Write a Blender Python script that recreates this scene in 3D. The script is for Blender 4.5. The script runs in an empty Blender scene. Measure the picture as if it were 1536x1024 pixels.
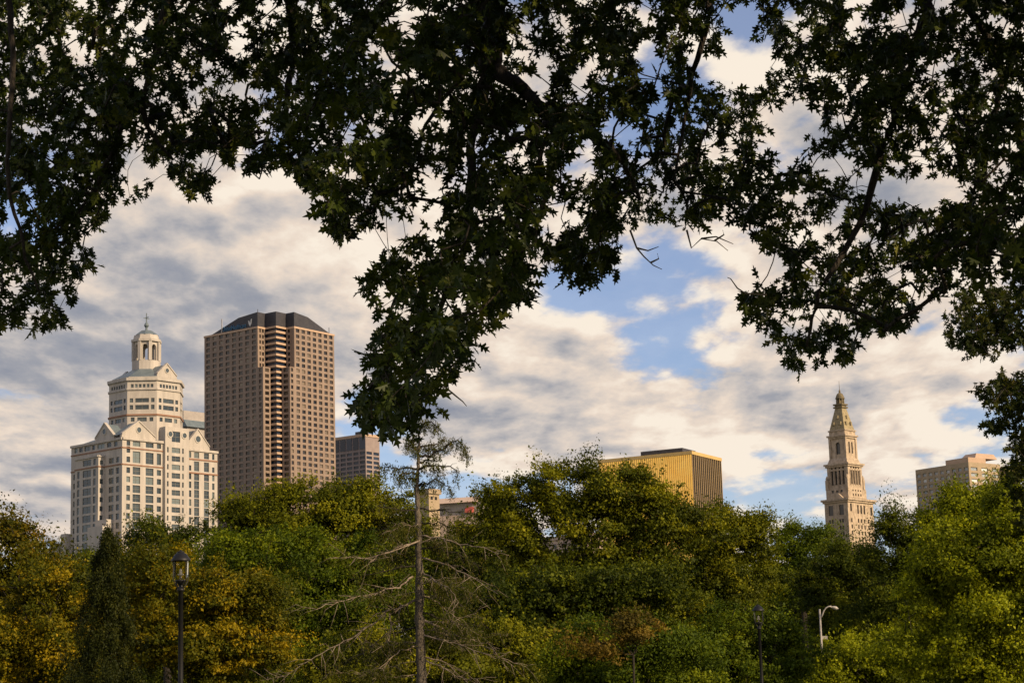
import bpy, math, random
import numpy as np
from mathutils import Vector, Matrix
C = bpy.context.scene.collection
R = math.radians
rnd = random.Random(7)

# ------------------------------------------------------------------ camera
F = 3000.0; PITCH = math.atan(568/F); ROLL = 0.03
CAM = np.array([0.0, 0.0, 1.7])
fw = np.array([0, math.cos(PITCH), math.sin(PITCH)])
u0 = np.array([0, -math.sin(PITCH), math.cos(PITCH)])
r0 = np.array([1.0, 0, 0])
cu = u0*math.cos(ROLL) + r0*math.sin(ROLL)
cr = r0*math.cos(ROLL) - u0*math.sin(ROLL)
cam_data = bpy.data.cameras.new('camera')
cam_data.lens = F/1536*36; cam_data.sensor_width = 36
cam_data.clip_end = 12000; cam_data.clip_start = 0.1
cam = bpy.data.objects.new('camera', cam_data); C.objects.link(cam)
mw = Matrix(((cr[0], cu[0], -fw[0], CAM[0]), (cr[1], cu[1], -fw[1], CAM[1]), (cr[2], cu[2], -fw[2], CAM[2]), (0, 0, 0, 1)))
cam.matrix_world = mw
bpy.context.scene.camera = cam

def at(px, py, Y):
    d = fw + cr*((px-768)/F) + cu*((512-py)/F)
    return CAM + d*(Y/d[1])
def proj(P):
    P = np.atleast_2d(P) - CAM
    z = P @ fw
    z = np.where(np.abs(z) < 1e-3, 1e-3, z)
    return 768 + F*(P @ cr)/z, 512 - F*(P @ cu)/z, z

# ------------------------------------------------------------------ tagging
def tag(o, label=None, cat=None, group=None, kind=None):
    if label: o['label'] = label
    if cat: o['category'] = cat
    if group: o['group'] = group
    if kind: o['kind'] = kind
    return o
def empty(name, loc, rz=0, label=None, cat=None, group=None):
    o = bpy.data.objects.new(name, None); C.objects.link(o)
    o.location = loc; o.rotation_euler = (0, 0, rz); o.empty_display_size = 0.5
    return tag(o, label, cat, group)

# ------------------------------------------------------------------ mesh builder
class MB:
    def __init__(s): s.v = []; s.f = []; s.m = []
    def quad(s, a, b, c, d, m=0):
        n = len(s.v); s.v += [tuple(a), tuple(b), tuple(c), tuple(d)]; s.f.append((n, n+1, n+2, n+3)); s.m.append(m)
    def poly(s, pts, m=0):
        n = len(s.v); s.v += [tuple(p) for p in pts]; s.f.append(tuple(range(n, n+len(pts)))); s.m.append(m)
    def prism(s, poly, z0, z1, m=0, cap=True, bottom=False, poly2=None):
        p2 = poly2 or poly; n = len(poly)
        for i in range(n):
            j = (i+1) % n
            s.quad((*poly[i], z0), (*poly[j], z0), (*p2[j], z1), (*p2[i], z1), m)
        if cap: s.poly([(*p, z1) for p in p2], m)
        if bottom: s.poly([(*p, z0) for p in reversed(poly)], m)
    def box(s, x0, x1, y0, y1, z0, z1, m=0):
        s.prism([(x0, y0), (x1, y0), (x1, y1), (x0, y1)], z0, z1, m, True, True)
    def band(s, poly, z0, z1, out, m=0, inn=0.0):
        o = offset_poly(poly, out); n = len(poly); q = offset_poly(poly, -inn) if inn else poly
        for i in range(n):
            j = (i+1) % n
            s.quad((*o[i], z0), (*o[j], z0), (*o[j], z1), (*o[i], z1), m)
            s.quad((*o[i], z1), (*o[j], z1), (*q[j], z1), (*q[i], z1), m)
            s.quad((*q[i], z0), (*q[j], z0), (*o[j], z0), (*o[i], z0), m)
    def tube(s, pts, rad, k=6, m=0, cap=True):
        pts = [np.array(p, float) for p in pts]; n = len(pts)
        if not hasattr(rad, '__len__'): rad = [rad]*n
        ref = np.array([0.31, 0.17, 0.93]); b = len(s.v)
        for i in range(n):
            t = pts[min(i+1, n-1)] - pts[max(i-1, 0)]; t = t/(np.linalg.norm(t)+1e-9)
            a = np.cross(t, ref)
            if np.linalg.norm(a) < 0.1: a = np.cross(t, np.array([1., 0, 0]))
            a /= np.linalg.norm(a); c = np.cross(t, a)
            for q in range(k):
                g = 2*math.pi*q/k
                s.v.append(tuple(pts[i] + (a*math.cos(g)+c*math.sin(g))*rad[i]))
        for i in range(n-1):
            for q in range(k):
                w = (q+1) % k
                s.f.append((b+i*k+q, b+(i+1)*k+q, b+(i+1)*k+w, b+i*k+w)); s.m.append(m)
        if cap:
            s.f.append(tuple(b+q for q in range(k))); s.m.append(m)
            s.f.append(tuple(b+(n-1)*k+q for q in reversed(range(k)))); s.m.append(m)
    def lathe(s, prof, k=16, m=0, cx=0, cy=0):
        b = len(s.v)
        for (r, z) in prof:
            for q in range(k):
                g = 2*math.pi*q/k; s.v.append((cx+r*math.cos(g), cy+r*math.sin(g), z))
        for i in range(len(prof)-1):
            for q in range(k):
                w = (q+1) % k
                s.f.append((b+i*k+q, b+i*k+w, b+(i+1)*k+w, b+(i+1)*k+q)); s.m.append(m)
    def build(s, name, mats, parent=None, smooth=False):
        me = bpy.data.meshes.new(name); me.from_pydata(s.v, [], s.f)
        if not isinstance(mats, (list, tuple)): mats = [mats]
        for mt in mats: me.materials.append(mt)
        if len(mats) > 1: me.polygons.foreach_set('material_index', s.m)
        if smooth: me.polygons.foreach_set('use_smooth', [True]*len(s.f))
        me.update()
        o = bpy.data.objects.new(name, me); C.objects.link(o)
        if parent: o.parent = parent
        return o

def offset_poly(p, d):
    n = len(p); out = []
    for i in range(n):
        a = np.array(p[i-1]); b = np.array(p[i]); c = np.array(p[(i+1) % n])
        e1 = (b-a)/np.linalg.norm(b-a); e2 = (c-b)/np.linalg.norm(c-b)
        n1 = np.array([e1[1], -e1[0]]); n2 = np.array([e2[1], -e2[0]])
        k = 1+float(n1 @ n2)
        w = (n1+n2)/max(k, 0.3)
        out.append(tuple(b + w*d))
    return out

def facade(mb, P0, P1, z0, z1, ops, depth=0.35, m=0, rev=None):
    """wall from P0 to P1 (outside on the right) with recessed openings; returns window corner frames"""
    P0 = np.array(P0, float); P1 = np.array(P1, float); L = np.linalg.norm(P1-P0); e = (P1-P0)/L; nn = np.array([e[1], -e[0]])
    if rev is None: rev = m
    def pt(u, z, dep=0): q = P0+e*u-nn*dep; return (q[0], q[1], z)
    ops = [(max(0.02, a), min(L-0.02, b), max(z0+.02, c), min(z1-.02, d)) for a, b, c, d in ops]
    ops = [o for o in ops if o[1]-o[0] > .05 and o[3]-o[2] > .05]
    us = sorted(set([0, L]+[round(x, 4) for o in ops for x in o[:2]])); 
    zs = sorted(set([z0, z1]+[round(x, 4) for o in ops for x in o[2:]]))
    for j in range(len(zs)-1):
        zc = (zs[j]+zs[j+1])/2
        row = [o for o in ops if o[2] < zc < o[3]]
        start = 0
        # merge runs
        cells = []
        for i in range(len(us)-1):
            uc = (us[i]+us[i+1])/2
            cells.append(any(o[0] < uc < o[1] for o in row))
        i = 0
        while i < len(cells):
            if cells[i]: i += 1; continue
            k = i
            while k+1 < len(cells) and not cells[k+1]: k += 1
            mb.quad(pt(us[i], zs[j]), pt(us[k+1], zs[j]), pt(us[k+1], zs[j+1]), pt(us[i], zs[j+1]), m)
            i = k+1
    wins = []
    for a, b, c, d in ops:
        mb.quad(pt(a, c), pt(a, c, depth), pt(a, d, depth), pt(a, d), rev)
        mb.quad(pt(b, c, depth), pt(b, c), pt(b, d), pt(b, d, depth), rev)
        mb.quad(pt(a, c), pt(b, c), pt(b, c, depth), pt(a, c, depth), rev)
        mb.quad(pt(a, d, depth), pt(b, d, depth), pt(b, d), pt(a, d), rev)
        wins.append((P0, e, nn, a, b, c, d, depth))
    return wins

def win_geo(mb, w, nx=1, nz=1, fr=0.06):
    P0, e, nn, a, b, c, d, dep = w
    def pt(u, z, q): r = P0+e*u-nn*q; return (r[0], r[1], z)
    mb.quad(pt(a, c, dep), pt(b, c, dep), pt(b, d, dep), pt(a, d, dep), 0)
    def bar(u0_, u1_, z0_, z1_):
        q0 = dep-0.08
        mb.quad(pt(u0_, z0_, q0), pt(u1_, z0_, q0), pt(u1_, z1_, q0), pt(u0_, z1_, q0), 1)
        mb.quad(pt(u0_, z0_, dep), pt(u0_, z0_, q0), pt(u0_, z1_, q0), pt(u0_, z1_, dep), 1)
        mb.quad(pt(u1_, z0_, q0), pt(u1_, z0_, dep), pt(u1_, z1_, dep), pt(u1_, z1_, q0), 1)
        mb.quad(pt(u0_, z0_, dep), pt(u1_, z0_, dep), pt(u1_, z0_, q0), pt(u0_, z0_, q0), 1)
        mb.quad(pt(u0_, z1_, q0), pt(u1_, z1_, q0), pt(u1_, z1_, dep), pt(u0_, z1_, dep), 1)
    for i in range(1, nx):
        x = a+(b-a)*i/nx; bar(x-fr, x+fr, c+.01, d-.01)
    for i in range(1, nz):
        z = c+(d-c)*i/nz; bar(a+.01, b-.01, z-fr, z+fr)

def windows(root, wins, mats, maxn=100, spec=lambda w: (1, 1), name='window', order=None):
    wins = sorted(wins, key=order or (lambda w: -(w[4]-w[3])*(w[6]-w[5])))
    for w in wins[:maxn]:
        mb = MB(); win_geo(mb, w, *spec(w)); mb.build(name, mats, root)
    if len(wins) > maxn:
        mb = MB()
        for w in wins[maxn:]: win_geo(mb, w, *spec(w))
        tag(mb.build(name, mats, root), kind='stuff')

# ------------------------------------------------------------------ materials
def nodes(name):
    m = bpy.data.materials.new(name); m.use_nodes = True
    nt = m.node_tree; b = nt.nodes['Principled BSDF']
    return m, nt, b
def ramp(nt, stops):
    r = nt.nodes.new('ShaderNodeValToRGB'); el = r.color_ramp.elements
    el[0].position, el[0].color = stops[0][0], (*stops[0][1], 1)
    el[1].position, el[1].color = stops[-1][0], (*stops[-1][1], 1)
    for p, c in stops[1:-1]:
        e = el.new(p); e.color = (*c, 1)
    return r
def surf(name, c1, c2, scale=1.0, rough=0.8, metal=0.0, bump=0.0, detail=6, spec=0.3, stretch=None, bscale=None):
    m, nt, b = nodes(name)
    tc = nt.nodes.new('ShaderNodeTexCoord'); mp = nt.nodes.new('ShaderNodeMapping')
    nt.links.new(tc.outputs['Object'], mp.inputs[0])
    if stretch: mp.inputs['Scale'].default_value = stretch
    n = nt.nodes.new('ShaderNodeTexNoise'); n.inputs['Scale'].default_value = scale; n.inputs['Detail'].default_value = detail
    n.inputs['Roughness'].default_value = 0.65
    nt.links.new(mp.outputs[0], n.inputs['Vector'])
    r = ramp(nt, [(0.3, c1), (0.7, c2)]); nt.links.new(n.outputs[0], r.inputs[0]); nt.links.new(r.outputs[0], b.inputs['Base Color'])
    b.inputs['Roughness'].default_value = rough; b.inputs['Metallic'].default_value = metal
    b.inputs['Specular IOR Level'].default_value = spec
    if bump:
        n2 = nt.nodes.new('ShaderNodeTexNoise'); n2.inputs['Scale'].default_value = bscale or scale*6; n2.inputs['Detail'].default_value = 5
        nt.links.new(mp.outputs[0], n2.inputs['Vector'])
        bp = nt.nodes.new('ShaderNodeBump'); bp.inputs['Strength'].default_value = bump; bp.inputs['Distance'].default_value = 0.1
        nt.links.new(n2.outputs[0], bp.inputs['Height']); nt.links.new(bp.outputs[0], b.inputs['Normal'])
    return m
def glass(name, c1, c2, rough=0.12, spec=0.6, bumpy=0.0):
    """opaque reflective curtain glass, tint differs from pane to pane"""
    m, nt, b = nodes(name)
    g = nt.nodes.new('ShaderNodeNewGeometry'); r = ramp(nt, [(0.0, c1), (.78, tuple(a*.75+b_*.25 for a, b_ in zip(c1, c2))), (1.0, c2)])
    nt.links.new(g.outputs['Random Per Island'], r.inputs[0])
    oi = nt.nodes.new('ShaderNodeObjectInfo'); ad = nt.nodes.new('ShaderNodeMath'); ad.operation = 'ADD'
    fr = nt.nodes.new('ShaderNodeMath'); fr.operation = 'FRACT'
    nt.links.new(g.outputs['Random Per Island'], ad.inputs[0]); nt.links.new(oi.outputs['Random'], ad.inputs[1])
    nt.links.new(ad.outputs[0], fr.inputs[0]); nt.links.new(fr.outputs[0], r.inputs[0])
    nt.links.new(r.outputs[0], b.inputs['Base Color'])
    b.inputs['Roughness'].default_value = rough; b.inputs['Specular IOR Level'].default_value = spec
    return m
def leafmat(name, cols, trans=0.3, rough=0.6, tcol=1.6, spec=0.12):
    m, nt, b = nodes(name)
    at_ = nt.nodes.new('ShaderNodeAttribute'); at_.attribute_name = 'tone'
    n = len(cols); r = ramp(nt, [(i/(n-1), c) for i, c in enumerate(cols)])
    nt.links.new(at_.outputs['Fac'], r.inputs[0]); nt.links.new(r.outputs[0], b.inputs['Base Color'])
    b.inputs['Roughness'].default_value = rough; b.inputs['Specular IOR Level'].default_value = spec
    t = nt.nodes.new('ShaderNodeBsdfTranslucent')
    mul = nt.nodes.new('ShaderNodeMix'); mul.data_type = 'RGBA'; mul.blend_type = 'MULTIPLY'; mul.inputs[0].default_value = 1
    nt.links.new(r.outputs[0], mul.inputs[6]); mul.inputs[7].default_value = (tcol*1.1, tcol, tcol*0.3, 1)
    nt.links.new(mul.outputs[2], t.inputs[0])
    mx = nt.nodes.new('ShaderNodeMixShader'); mx.inputs[0].default_value = trans
    out = nt.nodes['Material Output']
    nt.links.new(b.outputs[0], mx.inputs[1]); nt.links.new(t.outputs[0], mx.inputs[2]); nt.links.new(mx.outputs[0], out.inputs[0])
    return m

M = {}
M['granite'] = surf('pale_granite', (.35, .32, .285), (.53, .48, .425), .35, .75, bump=.15, bscale=3, stretch=(1, 1, .14))
M['granite_line'] = surf('red_stringcourse', (.24, .13, .085), (.30, .17, .11), .5)
M['spandrel'] = surf('green_grey_spandrel', (.22, .24, .21), (.34, .34, .29), .3, .4)
M['copper'] = surf('blue_grey_roof', (.095, .125, .14), (.155, .19, .205), .4, .5, spec=.5)
M['whiteframe'] = surf('pale_frame', (.45, .42, .36), (.55, .5, .44), 1, .5)
M['darkframe'] = surf('bronze_frame', (.16, .16, .14), (.22, .21, .18), 1, .5)
M['glassA'] = glass('grey_green_glass', (.025, .037, .045), (.17, .205, .20))
M['glassD'] = glass('dark_glass', (.01, .012, .015), (.07, .06, .055))
M['glassV'] = glass('mixed_blind_glass', (.004, .004, .006), (.20, .155, .11))
M['glassB'] = glass('blue_glass', (.012, .02, .04), (.035, .05, .085), .15, .4)
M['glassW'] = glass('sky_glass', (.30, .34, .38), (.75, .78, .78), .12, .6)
M['brown'] = surf('brown_granite', (.20, .150, .118), (.31, .232, .182), .4, .7, bump=.15, bscale=3, stretch=(1, 1, .12))
M['tan'] = surf('tan_band', (.42, .29, .20), (.52, .37, .26), .4, .7)
M['blackroof'] = surf('dark_metal_roof', (.035, .035, .045), (.06, .058, .065), .4, .5)
M['limestone'] = surf('weathered_limestone', (.27, .21, .145), (.60, .48, .35), .7, .85, bump=.6, bscale=2, stretch=(1, 1, .6))
M['dkstone'] = surf('dark_weathered_stone', (.10, .085, .05), (.24, .19, .11), .5, .85, bump=.3)
M['brownstone'] = surf('tan_concrete', (.32, .245, .16), (.42, .33, .22), .3, .8)
M['gold'] = surf('gold_mirror', (1.0, .56, .11), (1.0, .66, .17), .15, .16, metal=1.0)
M['goldfin'] = surf('gold_fin', (.60, .40, .14), (.72, .50, .20), .3, .55, metal=.3)
M['bronzefin'] = surf('bronze_fin', (.40, .27, .12), (.52, .36, .17), .3, .5, metal=.3)
M['pinkwall'] = surf('pink_beige_wall', (.46, .34, .27), (.56, .43, .34), .2, .85)
M['red'] = surf('red_panel', (.34, .06, .05), (.45, .12, .10), .8, .7)
M['gwall'] = surf('grey_wall', (.30, .27, .25), (.40, .36, .33), .2, .8)
M['black'] = surf('black_paint', (.008, .008, .009), (.014, .013, .013), 6, .5, spec=.3)
M['galv'] = surf('pale_painted_steel', (.34, .31, .28), (.44, .41, .36), 3, .5, metal=.1)
M['bark'] = surf('grey_brown_bark', (.018, .014, .010), (.045, .036, .027), 6, .9, bump=.6, stretch=(1, 1, .3))
M['oakbark'] = surf('dark_oak_bark', (.025, .02, .016), (.06, .05, .04), 5, .9, bump=.8, stretch=(1, 1, .3))
M['cybark'] = surf('cypress_bark', (.045, .038, .028), (.20, .165, .125), 9, .9, bump=.7, stretch=(1, 1, .25))
M['deadwood'] = surf('bleached_dead_wood', (.12, .085, .06), (.36, .29, .22), 4, .85, bump=.3)
M['grass'] = surf('park_grass', (.02, .035, .01), (.05, .07, .02), .4, .95, bump=.4)

# ------------------------------------------------------------------ numpy leaf meshes
def np_mesh(name, V, loops_per_face, nfaces, tone, mat, parent, idx=None):
    me = bpy.data.meshes.new(name)
    me.vertices.add(len(V)); me.vertices.foreach_set('co', V.astype(np.float32).ravel())
    nl = nfaces*loops_per_face
    if idx is None: idx = np.arange(nl)
    me.loops.add(nl); me.loops.foreach_set('vertex_index', idx.astype(np.int32))
    me.polygons.add(nfaces); me.polygons.foreach_set('loop_start', np.arange(0, nl, loops_per_face, dtype=np.int32))
    try: me.polygons.foreach_set('loop_total', np.full(nfaces, loops_per_face, dtype=np.int32))
    except Exception: pass
    a = me.attributes.new('tone', 'FLOAT', 'FACE'); a.data.foreach_set('value', tone.astype(np.float32))
    me.materials.append(mat); me.update(calc_edges=True)
    o = bpy.data.objects.new(name, me); C.objects.link(o); o.parent = parent
    return o
def nrm(a): return a/(np.linalg.norm(a, axis=-1, keepdims=True)+1e-9)

def frames(ldir, nhint):
    l = nrm(ldir); n = nrm(nhint - (nhint*l).sum(-1, keepdims=True)*l); s = np.cross(l, n)
    return l, n, s

# leaf outlines: half outlines (x, y), y along the leaf
OAK = [(0, 0), (.018, .02), (.02, .18), (.18, .20), (.07, .33), (.33, .47), (.24, .57), (.08, .54), (.25, .79), (.07, .76), (.03, .92), (0, 1)]
SIMPLE = [(0, 0), (.04, .1), (.30, .34), (.16, .45), (.30, .70), (0, 1)]
def leaf_mesh(name, base, ldir, nh, size, tone, mat, parent, outline=OAK, fold=.25, curl=.15):
    l, n, s = frames(ldir, nh); N = len(base); ol = np.array(outline); K = len(ol)
    sz = size[:, None]
    halves = []
    for sg in (1, -1):
        x = ol[:, 0]*sg; y = ol[:, 1]
        P = (base[:, None, :] + l[:, None, :]*(y[None, :, None]*sz[:, :, None])
             + s[:, None, :]*(x[None, :, None]*sz[:, :, None])
             + n[:, None, :]*((np.abs(x)*fold - curl*y*y)[None, :, None]*sz[:, :, None]))
        if sg < 0: P = P[:, ::-1]
        halves.append(P)
    V = np.stack(halves, 1).reshape(-1, 3)
    return np_mesh(name, V, K, N*2, np.repeat(tone, 2), mat, parent)

def dab_mesh(name, pos, nh, size, tone, mat, parent, rs, droop=0.0, ratio=.62):
    """small folded four-cornered leaves"""
    N = len(pos)
    ld = nrm(rs.normal(size=(N, 3)) + np.array([0, 0, -droop]))
    l, n, s = frames(ld, nh); sz = size[:, None]
    V = np.stack([pos-l*sz*.5, pos+s*sz*ratio*.5+n*sz*.10, pos+l*sz*.5-n*sz*.05, pos-s*sz*ratio*.5+n*sz*.10], 1).reshape(-1, 3)
    return np_mesh(name, V, 4, N, tone, mat, parent)

# ------------------------------------------------------------------ branching
def grow(nodes0, parents0, targets, droop=0.0, rs=None, step=0.6, bend=.12):
    """attach each target to the nearest node of the growing skeleton"""
    P = [np.array(p, float) for p in nodes0]; par = list(parents0)
    cap = len(P)+len(targets)*8+10
    arr = np.zeros((cap, 3)); arr[:len(P)] = P; n = len(P)
    D0 = np.min(np.linalg.norm(targets[:, None, :]-arr[None, :n], axis=2), axis=1)
    ends = []
    for ti in np.argsort(D0):
        t = targets[ti]; d = np.linalg.norm(arr[:n]-t, axis=1)
        i = int(np.argmin(d)); L = d[i]; k = max(1, min(6, int(L/step)))
        a = arr[i].copy(); last = i
        sd = rs.normal(size=3)*bend*L if rs is not None else 0
        for q in range(1, k+1):
            f = q/k; p = a*(1-f)+t*f + sd*math.sin(math.pi*f) + np.array([0, 0, droop*L*math.sin(math.pi*f)])
            arr[n] = p; par.append(last); last = n; n += 1
        ends.append((ti, last))
    return arr[:n].copy(), par, dict(ends)
def skeleton_radii(par, n, tip, power=2.3, fixed=None):
    w = np.zeros(n); ch = np.zeros(n, int)
    for i in range(n):
        if par[i] >= 0: ch[par[i]] += 1
    r = np.zeros(n)
    for i in range(n-1, -1, -1):
        if ch[i] == 0: w[i] = tip**power
        r[i] = w[i]**(1/power)
        if par[i] >= 0: w[par[i]] += w[i]
    return r
def skeleton_mesh(name, arr, par, r, mat, parent, k=4, skip=0):
    segs = [i for i in range(skip, len(arr)) if par[i] >= 0]
    a = arr[[par[i] for i in segs]]; b = arr[segs]; ra = r[[par[i] for i in segs]]; rb = r[segs]
    ra = np.minimum(ra, rb*1.35+.004)
    t = nrm(b-a); ref = np.tile(np.array([[.31, .17, .93]]), (len(segs), 1))
    u = nrm(np.cross(t, ref)); v = np.cross(t, u)
    g = np.arange(k)*2*np.pi/k
    ring = u[:, None]*np.cos(g)[None, :, None] + v[:, None]*np.sin(g)[None, :, None]
    A = a[:, None]+ring*ra[:, None, None]; B = (b+t*rb[:, None]*.3)[:, None]+ring*rb[:, None, None]
    V = np.concatenate([A, B], 1).reshape(-1, 3); S = len(segs)
    q = np.arange(k); base = (np.arange(S)*2*k)[:, None]
    idx = np.stack([base+q, base+(q+1) % k, base+k+(q+1) % k, base+k+q], -1).reshape(-1)
    return np_mesh(name, V, 4, S*k, np.zeros(S*k), mat, parent, idx)

# ------------------------------------------------------------------ park trees
def tree(name, label, cat, D, ells, cols, group=None, base_px=None, seed=1, clump=.62, leaf=.17, dens=1.0, nleaf=None,
         flat=.72, gap=0.0, tip=.012, sub=None, trunk_r=None, limbs=None, dthick=1.0, droop=0, trans=.3, fork=.35, wood='bark', spread=1.0, topmost=None):
    rs = np.random.RandomState(seed)
    mpp = D/F
    E = []
    for (cx, cy, rx, ry) in ells:
        c = at(cx, cy, D); dep = (rx+ry)/2*mpp*dthick
        E.append((c, np.array([rx*mpp, dep, ry*mpp])))
    zt = max(c[2]+r[2] for c, r in E)
    bx = base_px if base_px is not None else ells[0][0]
    bp = at(bx, ells[0][1], D); bx_, by_ = bp[0], D
    root = empty(name, (bx_, by_, 0), 0, label, cat, group)
    O = np.array([bx_, by_, 0.])
    # clumps
    cl = []
    for c, r in E:
        rr = r - clump*.6; rr = np.maximum(rr, .25)
        vol_area = 4*math.pi*((rr[0]*rr[1])**1.6/3+(rr[0]*rr[2])**1.6/3+(rr[1]*rr[2])**1.6/3)**(1/1.6)
        n = int(vol_area/(clump*clump*1.3)*dens)+3
        d = nrm(rs.normal(size=(int(n*1.3), 3)))
        rad = 1-.55*rs.rand(len(d))**2.2
        wob = 1+.10*np.sin(d[:, 0]*7+seed)*np.cos(d[:, 2]*6+seed*2)+.07*rs.normal(size=len(d))
        p = c + d*rr*(rad*wob)[:, None]
        cl.append(p)
    P = np.concatenate(cl)
    keep = np.ones(len(P), bool)
    for c, r in E:   # drop what is deep inside another lobe
        q = np.linalg.norm((P-c)/np.maximum(r-clump, .2), axis=1)
        keep &= ~((q < .55) & (rs.rand(len(P)) < .8))
    P = P[keep]
    P = P[P[:, 2] > .35]
    k_ = 2.2/clump*.55
    void = np.sin(P[:, 0]*k_+seed)*np.sin(P[:, 1]*k_+seed*2.1)+np.sin(P[:, 2]*k_*.8+P[:, 0]*1.1*k_+seed*.7)*.8
    P = P[~((void > .32) & (rs.rand(len(P)) < .92))]
    # sprigs reaching past the outline
    ex = []
    for c, r in E:
        n = int(14*dens*(r[0]+r[2])/2); d = nrm(rs.normal(size=(n, 3))+np.array([0, 0, .3])); ex.append(c+d*(r*(1.0+.10*rs.rand(n)[:, None])))
    ex = np.concatenate(ex); ex = ex[ex[:, 2] > .6]
    for c, r in E: ex = ex[np.linalg.norm((ex-c)/r, axis=1) > .85]
    nmain = len(P); P = np.concatenate([P, ex])
    if gap and False: P = P[rs.rand(len(P)) > gap]
    if gap:
        kk = (rs.rand(len(P)) > gap); isx = np.arange(len(P)) >= nmain; P, isx = P[kk], isx[kk]
    else: isx = np.arange(len(P)) >= nmain
    # skeleton
    zc = min(c[2]-r[2]*.5 for c, r in E); zc = max(1.0, zc)
    ctr = np.mean([c for c, r in E], axis=0)
    nodes0 = []; par0 = []
    zs = np.linspace(0, max(zc, zt*.3), 5)
    for i, z in enumerate(zs):
        nodes0.append(np.array([bx_+rs.normal()*.05*z/3, by_+rs.normal()*.05*z/3, z])); par0.append(i-1)
    top = len(nodes0)-1
    for c, r in E:
        a = nodes0[top]; last = top
        for f in (.3, .6, .9):
            p = a*(1-f)+(c+np.array([0, 0, r[2]*.15]))*f + rs.normal(size=3)*.12
            nodes0.append(p); par0.append(last); last = len(nodes0)-1
    arr, par, ends = grow(nodes0, par0, P, .05, rs, step=.7)
    r = skeleton_radii(par, len(arr), tip)
    r0_ = trunk_r or zt*.021
    r[0] = max(r[0], r0_*1.5)
    for i in range(1, top+1): r[i] = max(r[i], r0_*(1-.1*i))
    arr_l = arr - O
    # trunk and limbs
    tm = MB(); tm.tube([arr_l[i] for i in range(top+1)], [r[i] for i in range(top+1)], 10)
    tm.build('trunk', M[wood], root, True)
    skeleton_mesh('branches', arr_l, par, r, M[wood], root, 5, skip=top+1)
    # leaves
    nl = nleaf or int(2.0*clump*clump/(leaf*leaf)*6)
    csz = .93*clump*np.exp(rs.normal(size=len(P))*.42)*np.where(isx, .5, 1.0)
    cnt = np.maximum(12, (1.5*nl*(csz/clump)**2).astype(int)); ci = np.repeat(np.arange(len(P)), cnt); N = len(ci)
    axis = nrm(nrm(P-ctr)+rs.normal(size=P.shape)*.5+np.array([0, 0, .25]))
    d = nrm(rs.normal(size=(N, 3))); d[:, 2] = np.where(d[:, 2] < -.25, -d[:, 2]*.7, d[:, 2])
    rad = rs.rand(N)**.45
    tw = 1+.22*np.sin(d[:, 0]*5+ci*1.7)+.22*np.cos(d[:, 1]*6+ci*2.3)
    off = d*(rad*csz[ci]*tw)[:, None]*np.array([1, 1, flat+.2])*spread
    off = off+axis[ci]*((off*axis[ci]).sum(1)*.55)[:, None]
    pos = P[ci] + off
    out = nrm(P-ctr)[ci]
    nh = nrm(d*.8 + out*.45 + np.array([0, 0, .25]) + rs.normal(size=(N, 3))*.36)
    ct = rs.rand(len(P)); tone = np.clip(.60*ct[ci]**1.2+.22*rs.rand(N)+.25*(rs.rand(N) > .95) + .08, 0, 1)
    ok = pos[:, 2] > .1
    pos, nh, tone = pos[ok], nh[ok], tone[ok]
    sz = leaf*.86*(.5+1.0*rs.rand(len(pos))**1.5)
    dab_mesh('crown', pos-O, nh, sz, tone, leafmat(name+'_leaf', cols, trans), root, rs, droop)
    return root

G_dk = [(.012, .020, .002), (.036, .052, .003), (.085, .105, .005), (.21, .22, .008)]
G_md = [(.016, .030, .002), (.055, .084, .003), (.12, .155, .005), (.27, .29, .009)]
G_ol = [(.016, .024, .002), (.062, .076, .003), (.145, .155, .005), (.32, .29, .009)]
G_lt = [(.026, .040, .002), (.110, .135, .003), (.23, .26, .006), (.42, .42, .011)]
G_yl = [(.014, .022, .002), (.054, .064, .003), (.12, .112, .004), (.25, .19, .005), (.44, .29, .008)]
G_rd = [(.020, .028, .003), (.062, .065, .004), (.16, .12, .005), (.34, .17, .009)]
G_br = [(.05, .040, .010), (.10, .08, .010), (.19, .12, .018), (.20, .18, .015)]
MIDG = 'park trees between the lawn and the city'
BACKG = 'far trees behind the park'

tree('maple_tree', 'green tree turning rust orange at the left edge, below the drooping oak', 'tree', 78,
     [(20, 840, 62, 62), (-40, 880, 60, 80), (60, 900, 50, 70), (15, 960, 80, 80)], G_rd, MIDG, 10, 11, leaf=.15, clump=.5, gap=.15)
tree('honey_locust', 'ochre yellow feathery tree filling the lower left corner', 'tree', 64,
     [(50, 930, 90, 65), (-10, 990, 70, 70), (110, 985, 70, 70), (95, 880, 45, 30)], G_yl, MIDG, 60, 12, leaf=.11, clump=.42, gap=.1)
tree('honey_locust', 'golden yellow feathery tree behind the near black lantern', 'tree', 66,
     [(250, 905, 70, 70), (330, 900, 75, 50), (215, 960, 60, 60), (300, 970, 85, 62), (390, 960, 45, 70), (235, 860, 38, 28), (345, 1015, 60, 40)], G_yl, MIDG, 290, 13, leaf=.11, clump=.42, gap=.08)
tree('linden_tree', 'dark green tree in front of the stepped pale tower with sky dots through it', 'tree', 112,
     [(245, 812, 52, 36), (215, 850, 40, 40), (285, 815, 36, 34), (260, 870, 60, 50)], G_dk, MIDG, 250, 14, leaf=.17, clump=.6, gap=.3)
tree('linden_tree', 'broad olive topped tree with rounded top below the brown high-rise', 'tree', 118,
     [(450, 775, 90, 52), (380, 790, 62, 50), (530, 770, 70, 44), (590, 790, 60, 50), (340, 830, 40, 50), (470, 850, 130, 70)], G_ol, MIDG, 460, 15, leaf=.18, clump=.68)
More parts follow.
